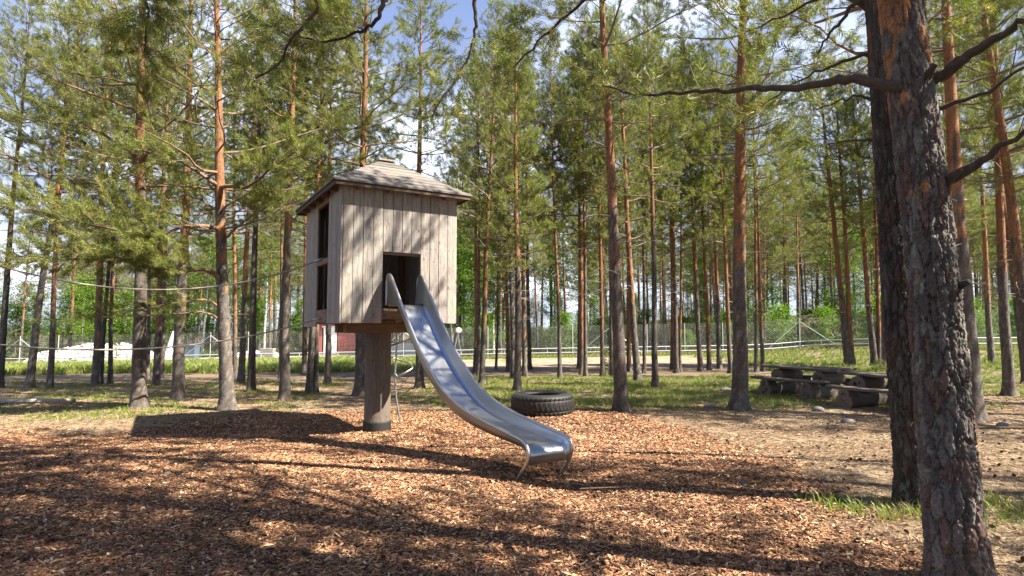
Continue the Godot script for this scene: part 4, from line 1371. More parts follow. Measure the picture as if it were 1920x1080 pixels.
# ------------------------------------------------------------------ slide
func build_slide() -> void:
	var o := thing("slide", "scratched stainless steel slide running down from the playhouse doorway", "slide", HOUSE_AT)
	o.rotation.y = HOUSE_TURN
	# run from the front wall, height: the bed and the rolled rim above it
	var bed := [Vector2(0.02, 1.945), Vector2(0.10, 1.945), Vector2(0.20, 1.944), Vector2(0.30, 1.942), Vector2(0.38, 1.93), Vector2(0.46, 1.882), Vector2(0.56, 1.792), Vector2(0.72, 1.645), Vector2(0.98, 1.420), Vector2(1.32, 1.150), Vector2(1.685, 0.930), Vector2(1.95, 0.800), Vector2(2.28, 0.700), Vector2(2.64, 0.640), Vector2(3.10, 0.602), Vector2(3.48, 0.585), Vector2(3.62, 0.575), Vector2(3.68, 0.555), Vector2(3.715, 0.515), Vector2(3.715, 0.475), Vector2(3.69, 0.43)]
	var rim := [Vector2(0.02, 2.28), Vector2(0.065, 2.365), Vector2(0.14, 2.372), Vector2(0.22, 2.334), Vector2(0.33, 2.235), Vector2(0.463, 2.109), Vector2(0.57, 2.002), Vector2(0.723, 1.852), Vector2(0.978, 1.627), Vector2(1.319, 1.342), Vector2(1.685, 1.100), Vector2(1.948, 0.946), Vector2(2.28, 0.831), Vector2(2.641, 0.749), Vector2(3.104, 0.692), Vector2(3.479, 0.653), Vector2(3.66, 0.632), Vector2(3.735, 0.600), Vector2(3.765, 0.545), Vector2(3.755, 0.490), Vector2(3.72, 0.425)]
	var fine_bed := []
	var fine_rim := []
	for k in bed.size() - 1:
		var n := 5
		for s in n:
			var t := float(s) / n
			fine_bed.append(bed[k].cubic_interpolate(bed[k + 1], bed[maxi(k - 1, 0)], bed[mini(k + 2, bed.size() - 1)], t))
			fine_rim.append(rim[k].cubic_interpolate(rim[k + 1], rim[maxi(k - 1, 0)], rim[mini(k + 2, rim.size() - 1)], t))
	fine_bed.append(bed[-1])
	fine_rim.append(rim[-1])
	var rows := fine_bed.size()
	var dents := []
	var r := RandomNumberGenerator.new()
	r.seed = 9
	for k in 16:
		dents.append([r.randf_range(-0.12, 0.14), r.randf_range(0.6, 2.0), r.randf_range(0.012, 0.02), r.randf_range(0.002, 0.0045)])
	# bed
	var cols := 33
	var P := PackedVector3Array()
	for j in rows:
		var t: Vector2 = (fine_bed[mini(j + 1, rows - 1)] - fine_bed[maxi(j - 1, 0)]).normalized()
		var nrm := Vector3(0, t.x, -t.y)
		for i in cols:
			var x := lerpf(-0.195, 0.195, float(i) / (cols - 1))
			var e := 0.0
			if absf(x) > 0.16:
				e = 0.02 * pow((absf(x) - 0.16) / 0.035, 2.0)
			for q in dents:
				var dd: float = pow((x - q[0]) / q[2], 2.0) + pow((fine_bed[j].x - q[1]) / q[2], 2.0)
				if dd < 6.0:
					e += q[3] * exp(-dd)
			P.append(Vector3(x, fine_bed[j].y, 1.135 + fine_bed[j].x) + nrm * e)
	part("bed", grid_mesh(P, cols, rows, false, PackedColorArray(), PackedVector2Array(), true), M.steel, o)
	for s in [-1.0, 1.0]:
		# inner and outer skin of a side wall
		P = PackedVector3Array()
		var sections := 6
		for j in rows:
			var B: Vector2 = fine_bed[j]
			var R: Vector2 = fine_rim[j]
			var tt: Vector2 = (fine_bed[mini(j + 1, rows - 1)] - fine_bed[maxi(j - 1, 0)]).normalized()
			var n2 := Vector2(-tt.y, tt.x)
			for i in sections:
				var f := float(i) / (sections - 1)
				var q := (B + n2 * 0.019).lerp(R, f)
				P.append(Vector3(s * (0.194 + 0.030 * pow(f, 0.7)), q.y, 1.135 + q.x))
			for i in sections:
				var f := 1.0 - float(i) / (sections - 1)
				var q := (B - n2 * 0.012).lerp(R, f)
				P.append(Vector3(s * (0.2 + 0.036 * pow(f, 0.5)), q.y, 1.135 + q.x))
		part("side_wall", grid_mesh(P, sections * 2, rows, false, PackedColorArray(), PackedVector2Array(), s > 0.0), M.steel, o)
		var path := PackedVector3Array()
		path.append(Vector3(s * 0.232, 1.95, 1.135 + 0.02))
		path.append(Vector3(s * 0.232, 2.12, 1.135 + 0.02))
		for q: Vector2 in fine_rim:
			path.append(Vector3(s * 0.232, q.y, 1.135 + q.x))
		for q: Vector2 in [Vector2(3.66, 0.36), Vector2(3.59, 0.27), Vector2(3.54, 0.15)]:
			path.append(Vector3(s * 0.232, q.y, 1.135 + q.x))
		part("rim", tube(path, ramp_radii(path.size(), 0.0165, 0.0165), 12), M.steel_tube, o)
	# underside stiffener
	P = PackedVector3Array()
	for j in rows:
		for x in [-0.2, 0.2]:
			P.append(Vector3(x, fine_bed[j].y - 0.016, 1.135 + fine_bed[j].x - 0.004))
	part("underside", grid_mesh(P, 2, rows), M.steel_tube, o)

# ------------------------------------------------------------------ ropes, coil, tyre
func house_point(x: float, y: float, z: float) -> Vector3:
	return HOUSE_AT + Basis(Vector3.UP, HOUSE_TURN) * Vector3(x, y, z)

func build_ropes() -> void:
	for v in 2:
		var path := PackedVector3Array()
		for k in 61:
			var t := lerpf(-0.03, 4.72, k / 60.0)
			var y := (2.67 - 0.477 * t + 0.105 * t * t) if v == 0 else (1.77 - 0.331 * t + 0.0639 * t * t)
			path.append(house_point(-0.90 - t, y, 0.07))
		var o := thing("rope", ["upper thick rope sagging from the playhouse crossbar out to the left", "lower thick rope sagging from the playhouse floor out to the left"][v], "rope", Vector3.ZERO, "ropes of the rope bridge")
		part("strand", tube(path, ramp_radii(path.size(), 0.0105, 0.0105), 8), M.rope, o)
		part("ferrule", tube(PackedVector3Array([path[0], path[1], path[1].lerp(path[2], 0.6)]), PackedFloat32Array([0.02, 0.02, 0.018]), 10), M.steel_tube, o)
	var far := house_point(-0.90 - 4.85, 0, 0.07)
	var p := thing("rope_post", "round log post outside the left edge of the picture holding both ropes", "post", Vector3(far.x, 0.05, far.z))
	part("timber", log_mesh(0.16, 0.15, 3.1, 4.2), M.board, p, Vector3(0, -0.3, 0))

func build_coil() -> void:
	var o := thing("climbing_coil", "bent steel corkscrew climbing pole behind the playhouse post", "climbing pole", Vector3(-1.93, 0, -10.1))
	var stem := smooth_path([Vector3(0.05, -0.2, 0), Vector3(0.045, 0.05, 0), Vector3(-0.025, 0.45, 0.0), Vector3(-0.05, 0.85, 0), Vector3(-0.035, 1.2, 0), Vector3(-0.03, 1.72, 0)], 6)
	part("pole", tube(stem, ramp_radii(stem.size(), 0.017, 0.017), 9), M.steel_tube, o)
	var path := PackedVector3Array()
	path.append(Vector3(-0.03, 0.84, 0.0))
	for k in 90:
		var a := -2.0 - k / 89.0 * TAU * 1.75
		var grow := minf(1.0, 0.3 + k / 14.0)
		path.append(Vector3(-0.03 + 0.27 * grow * cos(a + PI), 0.84 + 0.95 * k / 89.0 - 0.06 * (1.0 - grow), 0.27 * grow * sin(a + PI)))
	part("coil", tube(path, ramp_radii(path.size(), 0.016, 0.016), 9), M.steel_tube, o)
	part("step_bar", tube(PackedVector3Array([Vector3(-0.04, 0.57, 0), Vector3(-0.22, 0.55, 0.02)]), ramp_radii(2, 0.015, 0.015), 8), M.steel_tube, o)

func build_tyre() -> void:
	var at := Vector3(0.585, ground_h(0.585, 11.2) - 0.03, -11.55)
	var o := thing("tyre", "big worn black lorry tyre lying flat beside the slide", "tyre", at)
	var prof := [Vector2(0.33, 0.06), Vector2(0.36, 0.03), Vector2(0.47, 0.01), Vector2(0.555, 0.04), Vector2(0.585, 0.075), Vector2(0.593, 0.10), Vector2(0.584, 0.108), Vector2(0.584, 0.120), Vector2(0.598, 0.128), Vector2(0.602, 0.19), Vector2(0.602, 0.245), Vector2(0.598, 0.30), Vector2(0.584, 0.308), Vector2(0.584, 0.320), Vector2(0.593, 0.330), Vector2(0.585, 0.36), Vector2(0.555, 0.395), Vector2(0.47, 0.418), Vector2(0.36, 0.40), Vector2(0.33, 0.37), Vector2(0.345, 0.34), Vector2(0.46, 0.35), Vector2(0.545, 0.30), Vector2(0.56, 0.21), Vector2(0.545, 0.12), Vector2(0.46, 0.07), Vector2(0.33, 0.06)]
	var segs := 96
	var P := PackedVector3Array()
	for j in prof.size():
		for i in segs + 1:
			var a := TAU * (i % segs) / segs
			var e := 0.004 * noise_b.get_noise_3d(cos(a) * 3.0, prof[j].y * 6.0, sin(a) * 3.0)
			P.append(Vector3(cos(a) * (prof[j].x + e), prof[j].y, sin(a) * (prof[j].x + e)))
	part("carcass", grid_mesh(P, segs + 1, prof.size(), true), M.rubber, o)
	var st := begin()
	for i in 84:
		var a := TAU * i / 84
		var b := Basis(Vector3.UP, -a) * Basis(Vector3.RIGHT, 0.35 if i % 2 == 0 else -0.35)
		add_block(st, Basis(Vector3.UP, -a) * Vector3(0.604, 0.215, 0), Vector3(0.009, 0.150, 0.028), 0.003, 1, Color.WHITE, b)
		if i % 2 == 0:
			for y in [0.085, 0.345]:
				add_block(st, Basis(Vector3.UP, -a) * Vector3(0.592, y, 0), Vector3(0.018, 0.036, 0.042), 0.003, 1, Color.WHITE, Basis(Vector3.UP, -a))
	part("tread", st.commit(), M.rubber, o)

# ------------------------------------------------------------------ log tables
func slab(l: float, w: float, t: float, sd: int) -> ArrayMesh:
	# a rough-sawn slab along z with waney edges
	var r := RandomNumberGenerator.new()
	r.seed = sd
	var n := 9
	var P := PackedVector3Array()
	var UV := PackedVector2Array()
	var C := PackedColorArray()
	var k := r.randf_range(0.9, 1.15)
	for j in n + 2:
		var f := clampf((j - 1.0) / (n - 1.0), 0.0, 1.0)
		var close := 0.02 if j == 0 or j == n + 1 else 1.0
		var e := 0.018 * sin(f * 5.0 + sd) * close
		var warp := 0.012 * sin(f * 4.0 + sd * 1.3)
		for q in [Vector2(-0.5, 0.4), Vector2(-0.47, 0.5), Vector2(0.47, 0.5), Vector2(0.5, 0.4), Vector2(0.49, -0.3), Vector2(0.44, -0.5), Vector2(-0.44, -0.5), Vector2(-0.49, -0.3), Vector2(-0.5, 0.4)]:
			P.append(Vector3(q.x * w * close + e * signf(q.x), q.y * t * close + warp, (f - 0.5) * l))
			UV.append(Vector2(q.x * w + q.y * t, f * l) + Vector2(sd * 0.31, sd * 0.17))
			C.append(Color(k, k, k))
	return grid_mesh(P, 9, n + 2, true, C, UV, true)

func build_table(at: Vector3, turn: float, label: String, sd: int) -> void:
	var o := thing("log_table", label, "picnic table", at, "log picnic tables under the pines")
	o.rotation.y = turn
	var flat := Basis(Vector3.BACK, PI * 0.5)
	for z in [-0.55, 0.55]:
		var base := part("base_log", log_mesh(0.185, 0.175, 1.75, sd + z), M.dark_log, o)
		base.transform = Transform3D(flat, Vector3(0.875, 0.14, z))
		var riser := part("riser_log", log_mesh(0.17, 0.165, 0.78, sd + 3.0 + z), M.dark_log, o)
		riser.transform = Transform3D(flat, Vector3(0.39, 0.485, z))
	for k in 3:
		part("table_slab", slab(1.95 + 0.05 * (k % 2), 0.265, 0.055, sd + k), M.dark_log, o, Vector3(-0.275 + 0.275 * k, 0.682 + 0.004 * k, 0))
	for s in [-1, 1]:
		for z in [-0.55, 0.55]:
			var leg := part("bench_log", log_mesh(0.115, 0.115, 0.32, sd + 5.0 + z * s), M.dark_log, o)
			leg.transform = Transform3D(flat, Vector3(0.16 + s * 0.72, 0.30, z))
		part("bench_slab", slab(1.9, 0.30, 0.06, sd + 7 + s), M.dark_log, o, Vector3(s * 0.72, 0.43, 0))

func build_tables() -> void:
	build_table(Vector3(7.20, ground_h(7.2, 14.4) - 0.02, -14.55), atan2(0.49, 0.87), "log picnic table left of the other, standing further from the camera", 1)
	build_table(Vector3(7.80, ground_h(7.8, 12.1) - 0.02, -12.15), atan2(0.49, 0.87), "nearer log picnic table half hidden by the dark fissured trunk", 11)

# ------------------------------------------------------------------ fence
func fence_line() -> PackedVector2Array:
	return PackedVector2Array([Vector2(-50.0, 39.0), Vector2(-30.0, 39.3), Vector2(-10.0, 39.5), Vector2(4.0, 39.2), Vector2(18.5, 38.2), Vector2(23.2, 31.0), Vector2(34.0, 28.5)])

func build_fence() -> void:
	var line := fence_line()
	var posts := []
	for k in line.size() - 1:
		var a := line[k]
		var b := line[k + 1]
		var n := int(round(a.distance_to(b) / 2.6))
		for s in n:
			posts.append(a.lerp(b, float(s) / n))
	posts.append(line[-1])
	var o := thing("wire_fence", "tall grey chain link fence on steel posts behind the trees", "fence")
	var post_mesh := tube(PackedVector3Array([Vector3(0, -0.2, 0), Vector3(0, 2.0, 0)]), ramp_radii(2, 0.030, 0.030), 8)
	for k in posts.size():
		var q: Vector2 = posts[k]
		part("post", post_mesh, M.galvanised, o, Vector3(q.x, ground_h(q.x, q.y), -q.y))
	# panels of crossing wires, one for each bay
	for k in posts.size() - 1:
		var a: Vector2 = posts[k]
		var b: Vector2 = posts[k + 1]
		var A := Vector3(a.x, ground_h(a.x, a.y) + 0.04, -a.y)
		var B := Vector3(b.x, ground_h(b.x, b.y) + 0.04, -b.y)
		var st := begin()
		st.set_color(Color.WHITE)
		var along := (B - A)
		var run := Vector2(along.x, along.z).length()
		var out := Vector3(-along.z, 0, along.x).normalized()
		var h := 1.94
		var step := 0.078
		for way: float in [1.0, -1.0]:
			var s := -h
			while s < run + h:
				# the wire starts at s on the bottom and climbs one metre for each metre run
				var s0 := s
				var s1 := s + h * way
				var lo := 0.0
				var hi := 1.0
				if way > 0.0:
					lo = clampf(-s0 / h, 0.0, 1.0)
					hi = clampf((run - s0) / h, 0.0, 1.0)
				else:
					lo = clampf((s0 - run) / h, 0.0, 1.0)
					hi = clampf(s0 / h, 0.0, 1.0)
				if hi > lo:
					var p0 := A + along * (lerpf(s0, s1, lo) / run) + Vector3.UP * h * lo
					var p1 := A + along * (lerpf(s0, s1, hi) / run) + Vector3.UP * h * hi
					add_stick(st, PackedVector3Array([p0 + out * 0.002 * way, p1 + out * 0.002 * way]), 0.0027, 0.0027, 3, Color.WHITE)
				s += step
		var mesh_part := part("wire_mesh", st.commit(), M.wire, o)
		mesh_part.set_meta("kind", "stuff")
		if k % 5 == 2:
			part("brace", tube(PackedVector3Array([A + Vector3(0, 1.75, 0), A + along * 0.85 + Vector3(0, 0.1, 0)]), ramp_radii(2, 0.022, 0.022), 7), M.galvanised, o)
			if k > 0:
				var z: Vector2 = posts[k - 1]
				var Z := Vector3(z.x, ground_h(z.x, z.y) + 0.04, -z.y)
				part("brace", tube(PackedVector3Array([A + Vector3(0, 1.75, 0), A.lerp(Z, 0.85) + Vector3(0, 0.1, 0)]), ramp_radii(2, 0.022, 0.022), 7), M.galvanised, o)
	# low pipe railing in front of the wires
	var rail := thing("pipe_railing", "low pale railing of two pipes running along the wire fence", "railing")
	for level: float in [0.52, 0.24]:
		for k in line.size() - 1:
			var a := line[k]
			var b := line[k + 1]
			var p := PackedVector3Array()
			for s in 9:
				var q := a.lerp(b, s / 8.0)
				p.append(Vector3(q.x, ground_h(q.x, q.y) + level, -q.y + 0.55))
			part("pipe", tube(p, ramp_radii(9, 0.036, 0.036), 8), M.rail, rail)
	var stub_mesh := tube(PackedVector3Array([Vector3(0, -0.2, 0), Vector3(0, 0.53, 0)]), ramp_radii(2, 0.034, 0.034), 8)
	for k in posts.size():
		var q: Vector2 = posts[k]
		q += Vector2(1.1, 0)
		part("rail_post", stub_mesh, M.rail, rail, Vector3(q.x, ground_h(q.x, q.y), -q.y + 0.55))

# ------------------------------------------------------------------ beyond the fence
func rock_mesh(sd: int, flat := 0.7) -> ArrayMesh:
	var n := FastNoiseLite.new()
	n.seed = sd
	n.frequency = 0.9
	n.noise_type = FastNoiseLite.TYPE_CELLULAR
	n.cellular_return_type = FastNoiseLite.RETURN_DISTANCE
	var P := PackedVector3Array()
	var C := PackedColorArray()
	for j in 10:
		var th := PI * j / 9.0
		for i in 15:
			var a := TAU * (i % 14) / 14
			var d := Vector3(sin(th) * cos(a), cos(th), sin(th) * sin(a))
			var e := 1.0 + 0.35 * n.get_noise_3dv(d * 1.6)
			P.append(d * e * Vector3(1.0, flat, 0.85))
			C.append(Color.WHITE)
	return grid_mesh(P, 15, 10, true, C)

func heap(called: String, label: String, category: String, x: float, d: float, wx: float, wd: float, h: float, rough: float, sd: int, m: Material, tint: Color) -> Node3D:
	var P := PackedVector3Array()
	var C := PackedColorArray()
	for j in 23:
		for i in 49:
			var u := (i - 24) / 24.0
			var v := (j - 11) / 11.0
			var e := maxf(0.0, 1.0 - u * u * (1.0 + 0.3 * sin(u * 5.0 + sd))) * maxf(0.0, 1.0 - v * v)
			var y := h * pow(e, 0.6) * (0.82 + 0.3 * noise_a.get_noise_2d(u * 2.5 + sd, v * 2.0)) + rough * noise_b.get_noise_2d(u * wx * 2.0, v * wd * 2.0) * minf(1.0, e * 6.0)
			P.append(Vector3(u * wx, y - 0.12, v * wd))
			C.append(tint)
	var o := thing(called, label, category, Vector3(x, ground_h(x, d), -d))
	part("mound", grid_mesh(P, 49, 23, false, C), m, o)
	return o

func build_beyond_fence() -> void:
	var r := RandomNumberGenerator.new()
	r.seed = 55
	# pale gravel yard
	var P := PackedVector3Array()
	var C := PackedColorArray()
	for j in 16:
		var d := lerpf(40.6, 47.5, j / 15.0)
		for i in 40:
			var x := lerpf(-36.0, -6.5, i / 39.0)
			P.append(Vector3(x, ground_h(x, d) + 0.03, -d))
			C.append(Color(1, 1, 1))
	structure("gravel_yard", grid_mesh(P, 40, 16, false, C), M.stone)
	# white rubble heap
	var hp := heap("rubble_heap", "long heap of white broken stone beyond the fence on the left", "rubble heap", -30.0, 43.5, 4.4, 1.9, 1.55, 0.22, 3, M.stone, Color(1.25, 1.23, 1.2))
	var places := []
	var cols := PackedColorArray()
	for k in 520:
		var u := r.randf_range(-0.95, 0.95)
		var v := r.randf_range(-0.9, 0.95)
		var e := maxf(0.0, 1.0 - u * u * (1.0 + 0.3 * sin(u * 5.0 + 3.0))) * maxf(0.0, 1.0 - v * v)
		var y := 1.55 * pow(e, 0.6) * (0.82 + 0.3 * noise_a.get_noise_2d(u * 2.5 + 3.0, v * 2.0)) - 0.1
		places.append(Transform3D(Basis(Vector3(r.randf(), r.randf(), r.randf()).normalized(), r.randf() * TAU).scaled(Vector3.ONE * r.randf_range(0.05, 0.19)), Vector3(u * 4.4, y, v * 1.9)))
		var kk := r.randf_range(0.9, 1.35)
		cols.append(Color(kk, kk * 0.99, kk * 0.96))
	scatter("broken_stone", rock_mesh(4), M.stone, places, cols, hp)
	heap("gravel_heap", "low smooth heap of white gravel beyond the fence", "gravel heap", -18.6, 43.0, 2.4, 1.6, 0.85, 0.04, 9, M.stone, Color(1.3, 1.3, 1.28))
	# white sheet drawn over something into a cone
	P = PackedVector3Array()
	for j in 14:
		var f := j / 13.0
		for i in 33:
			var a := TAU * (i % 32) / 32
			var rr := lerpf(0.62, 0.04, pow(f, 0.8)) * (1.0 + 0.07 * sin(a * 7.0) * (1.0 - f))
			P.append(Vector3(cos(a) * rr + 0.1 * f * f, f * 2.15, sin(a) * rr))
	var co := thing("covered_cone", "pointed white cone of sheeting standing beyond the fence", "tarpaulin", Vector3(-23.8, ground_h(-23.8, 41.5), -41.5))
	part("sheet", grid_mesh(P, 33, 14, true), M.tarpaulin, co)
	var bin := thing("waste_bin", "dark blue bin with a flat lid between the white cone and the gravel heap", "bin", Vector3(-22.6, ground_h(-22.6, 42.0), -42.0))
	part("body", hexa([Vector3(-0.3, 0, 0.3), Vector3(0.3, 0, 0.3), Vector3(0.3, 0, -0.3), Vector3(-0.3, 0, -0.3), Vector3(-0.38, 1.05, 0.38), Vector3(0.38, 1.05, 0.38), Vector3(0.38, 1.05, -0.38), Vector3(-0.38, 1.05, -0.38)]), M.blue_bin, bin)
	part("lid", block(Vector3(0.84, 0.08, 0.84), 0.02), M.blue_bin, bin, Vector3(0, 1.092, 0))
	# stack of pale boards
	var stack := thing("board_stack", "flat stack of pale boards right of the gravel heap", "board stack", Vector3(-17.2, ground_h(-17.2, 41.8), -41.8))
	for k in 5:
		part("board", block(Vector3(1.0 - 0.04 * (k % 2), 0.10, 0.5), 0.01, 0, tone(1.1, 1.4)), M.board, stack, Vector3(0.02 * (k % 3), 0.3 + 0.115 * k, 0))
	part("trestle", block(Vector3(0.8, 0.25, 0.3), 0.01, 0, tone()), M.board, stack, Vector3(0, 0.12, 0))
	build_shed()
	# slanting mast with a round white disc
	var mast := thing("disc_mast", "white round disc on a slanting pole near the fence, right of the playhouse", "mast", Vector3(-4.05, ground_h(-4.05, 40.6), -40.6))
	part("pole", tube(PackedVector3Array([Vector3(0, -0.1, 0), Vector3(0.36, 1.72, 0)]), ramp_radii(2, 0.03, 0.026), 8), M.rail, mast)
	part("stay", tube(PackedVector3Array([Vector3(-0.16, 2.5, 0), Vector3(0.1, 0.2, 0)]), ramp_radii(2, 0.014, 0.014), 6), M.rail, mast)
	part("prop", tube(PackedVector3Array([Vector3(0.36, 1.7, 0), Vector3(0.62, 0.0, 0.2)]), ramp_radii(2, 0.014, 0.014), 6), M.rail, mast)
	var D := PackedVector3Array()
	for row in [[0.001, 0.035], [0.12, 0.05], [0.19, 0.03], [0.205, 0.0], [0.19, -0.03], [0.001, -0.03]]:
		for i in 25:
			var a := TAU * (i % 24) / 24
			D.append(Vector3(cos(a) * row[0], sin(a) * row[0], row[1]))
	part("disc", grid_mesh(D, 25, 6, true), M.white_paint, mast, Vector3(0.40, 1.82, 0.05))
	# grey store wall seen right of the post
	var gw := thing("low_wall", "long low pale grey wall beyond the fence behind the climbing coil", "wall", Vector3(-8.2, ground_h(-8.2, 45.5), -45.5))
	for k in 4:
		part("panel", block(Vector3(1.36, 0.95, 0.2), 0.01, 0, Color(1, 1, 1) * rng.randf_range(0.95, 1.05)), M.rail, gw, Vector3(-2.1 + 1.4 * k, 0.42, 0))

func build_shed() -> void:
	var o := thing("red_shed", "red boarded shed with a white door, seen under the playhouse floor", "shed", Vector3(-13.6, ground_h(-13.6, 49.0) - 0.05, -49.0))
	var w := 4.6
	var dep := 4.0
	var h := 2.9
	for k in 26:
		var x := -w * 0.5 + w * (k + 0.5) / 26.0
		if x > -1.36 and x < -0.22:
			part("wall_board", block(Vector3(w / 26.0 - 0.012, h - 2.12, 0.04), 0.006, 1, tone(0.85, 1.1)), M.red_paint, o, Vector3(x, 2.12 + (h - 2.12) * 0.5 + 0.2, dep * 0.5))
		else:
			part("wall_board", block(Vector3(w / 26.0 - 0.012, h, 0.04), 0.006, 1, tone(0.85, 1.1)), M.red_paint, o, Vector3(x, h * 0.5 + 0.2, dep * 0.5))
	for s in [-1, 1]:
		for k in 22:
			part("wall_board", block(Vector3(0.04, h, dep / 22.0 - 0.012), 0.006, 1, tone(0.85, 1.1)), M.red_paint, o, Vector3(s * (w * 0.5 - 0.02), h * 0.5 + 0.2, -dep * 0.5 + dep * (k + 0.5) / 22.0 - 0.03))
	part("rear_wall", block(Vector3(w - 0.1, h, 0.04), 0.006), M.red_paint, o, Vector3(0, h * 0.5 + 0.2, -dep * 0.5))
	var door := part("door", block(Vector3(1.06, 2.05, 0.05), 0.01), M.white_paint, o, Vector3(-0.79, 1.23, dep * 0.5 + 0.012))
	part("handle", block(Vector3(0.03, 0.14, 0.05), 0.008), M.steel_tube, door, Vector3(0.42, 0.0, 0.05))
	part("door_frame", block(Vector3(1.26, 0.11, 0.07), 0.01), M.white_paint, o, Vector3(-0.79, 2.33, dep * 0.5 + 0.012))
	part("base_wall", block(Vector3(w + 0.06, 0.42, dep + 0.06), 0.01), M.stone, o, Vector3(0, 0.0, 0))
	for s in [-1, 1]:
		var e := [Vector3(-w * 0.5 - 0.3, h + 0.12, s * (dep * 0.5 + 0.4)), Vector3(w * 0.5 + 0.3, h + 0.12, s * (dep * 0.5 + 0.4)), Vector3(w * 0.5 + 0.3, h + 1.25, 0), Vector3(-w * 0.5 - 0.3, h + 1.25, 0)]
		var c := []
		for p: Vector3 in e: c.append(p)
		for p: Vector3 in e: c.append(p + Vector3(0, 0.08, 0))
		part("roof_slope", hexa(c), M.roof_sheet, o)
	for s in [-1, 1]:
		var g := begin()
		g.set_color(Color.WHITE)
		tri(g, Vector3(s * w * 0.5, h + 0.2, -dep * 0.5), Vector3(s * w * 0.5, h + 0.2, dep * 0.5), Vector3(s * w * 0.5, h + 1.22, 0), Vector3(s, 0, 0))
		tri(g, Vector3(s * (w * 0.5 - 0.06), h + 0.2, -dep * 0.5), Vector3(s * (w * 0.5 - 0.06), h + 0.2, dep * 0.5), Vector3(s * (w * 0.5 - 0.06), h + 1.22, 0), Vector3(-s, 0, 0))
		part("gable", g.commit(), M.red_paint, o)

# ------------------------------------------------------------------ woods behind
func where_seen(x: float, d: float) -> String:
	var s := x / d
	if s < -0.78: return "beyond the fence at the left edge"
	if s < -0.60: return "beyond the white rubble heap"
	if s < -0.42: return "beyond the white cone and gravel heap"
	if s < -0.22: return "beyond the red shed"
	if s < 0.0: return "beyond the fence right of the playhouse"
	if s < 0.2: return "beyond the fence above the black tyre"
	if s < 0.42: return "beyond the fence left of the log tables"
	if s < 0.62: return "beyond the fence above the log tables"
	return "beyond the fence at the right edge"

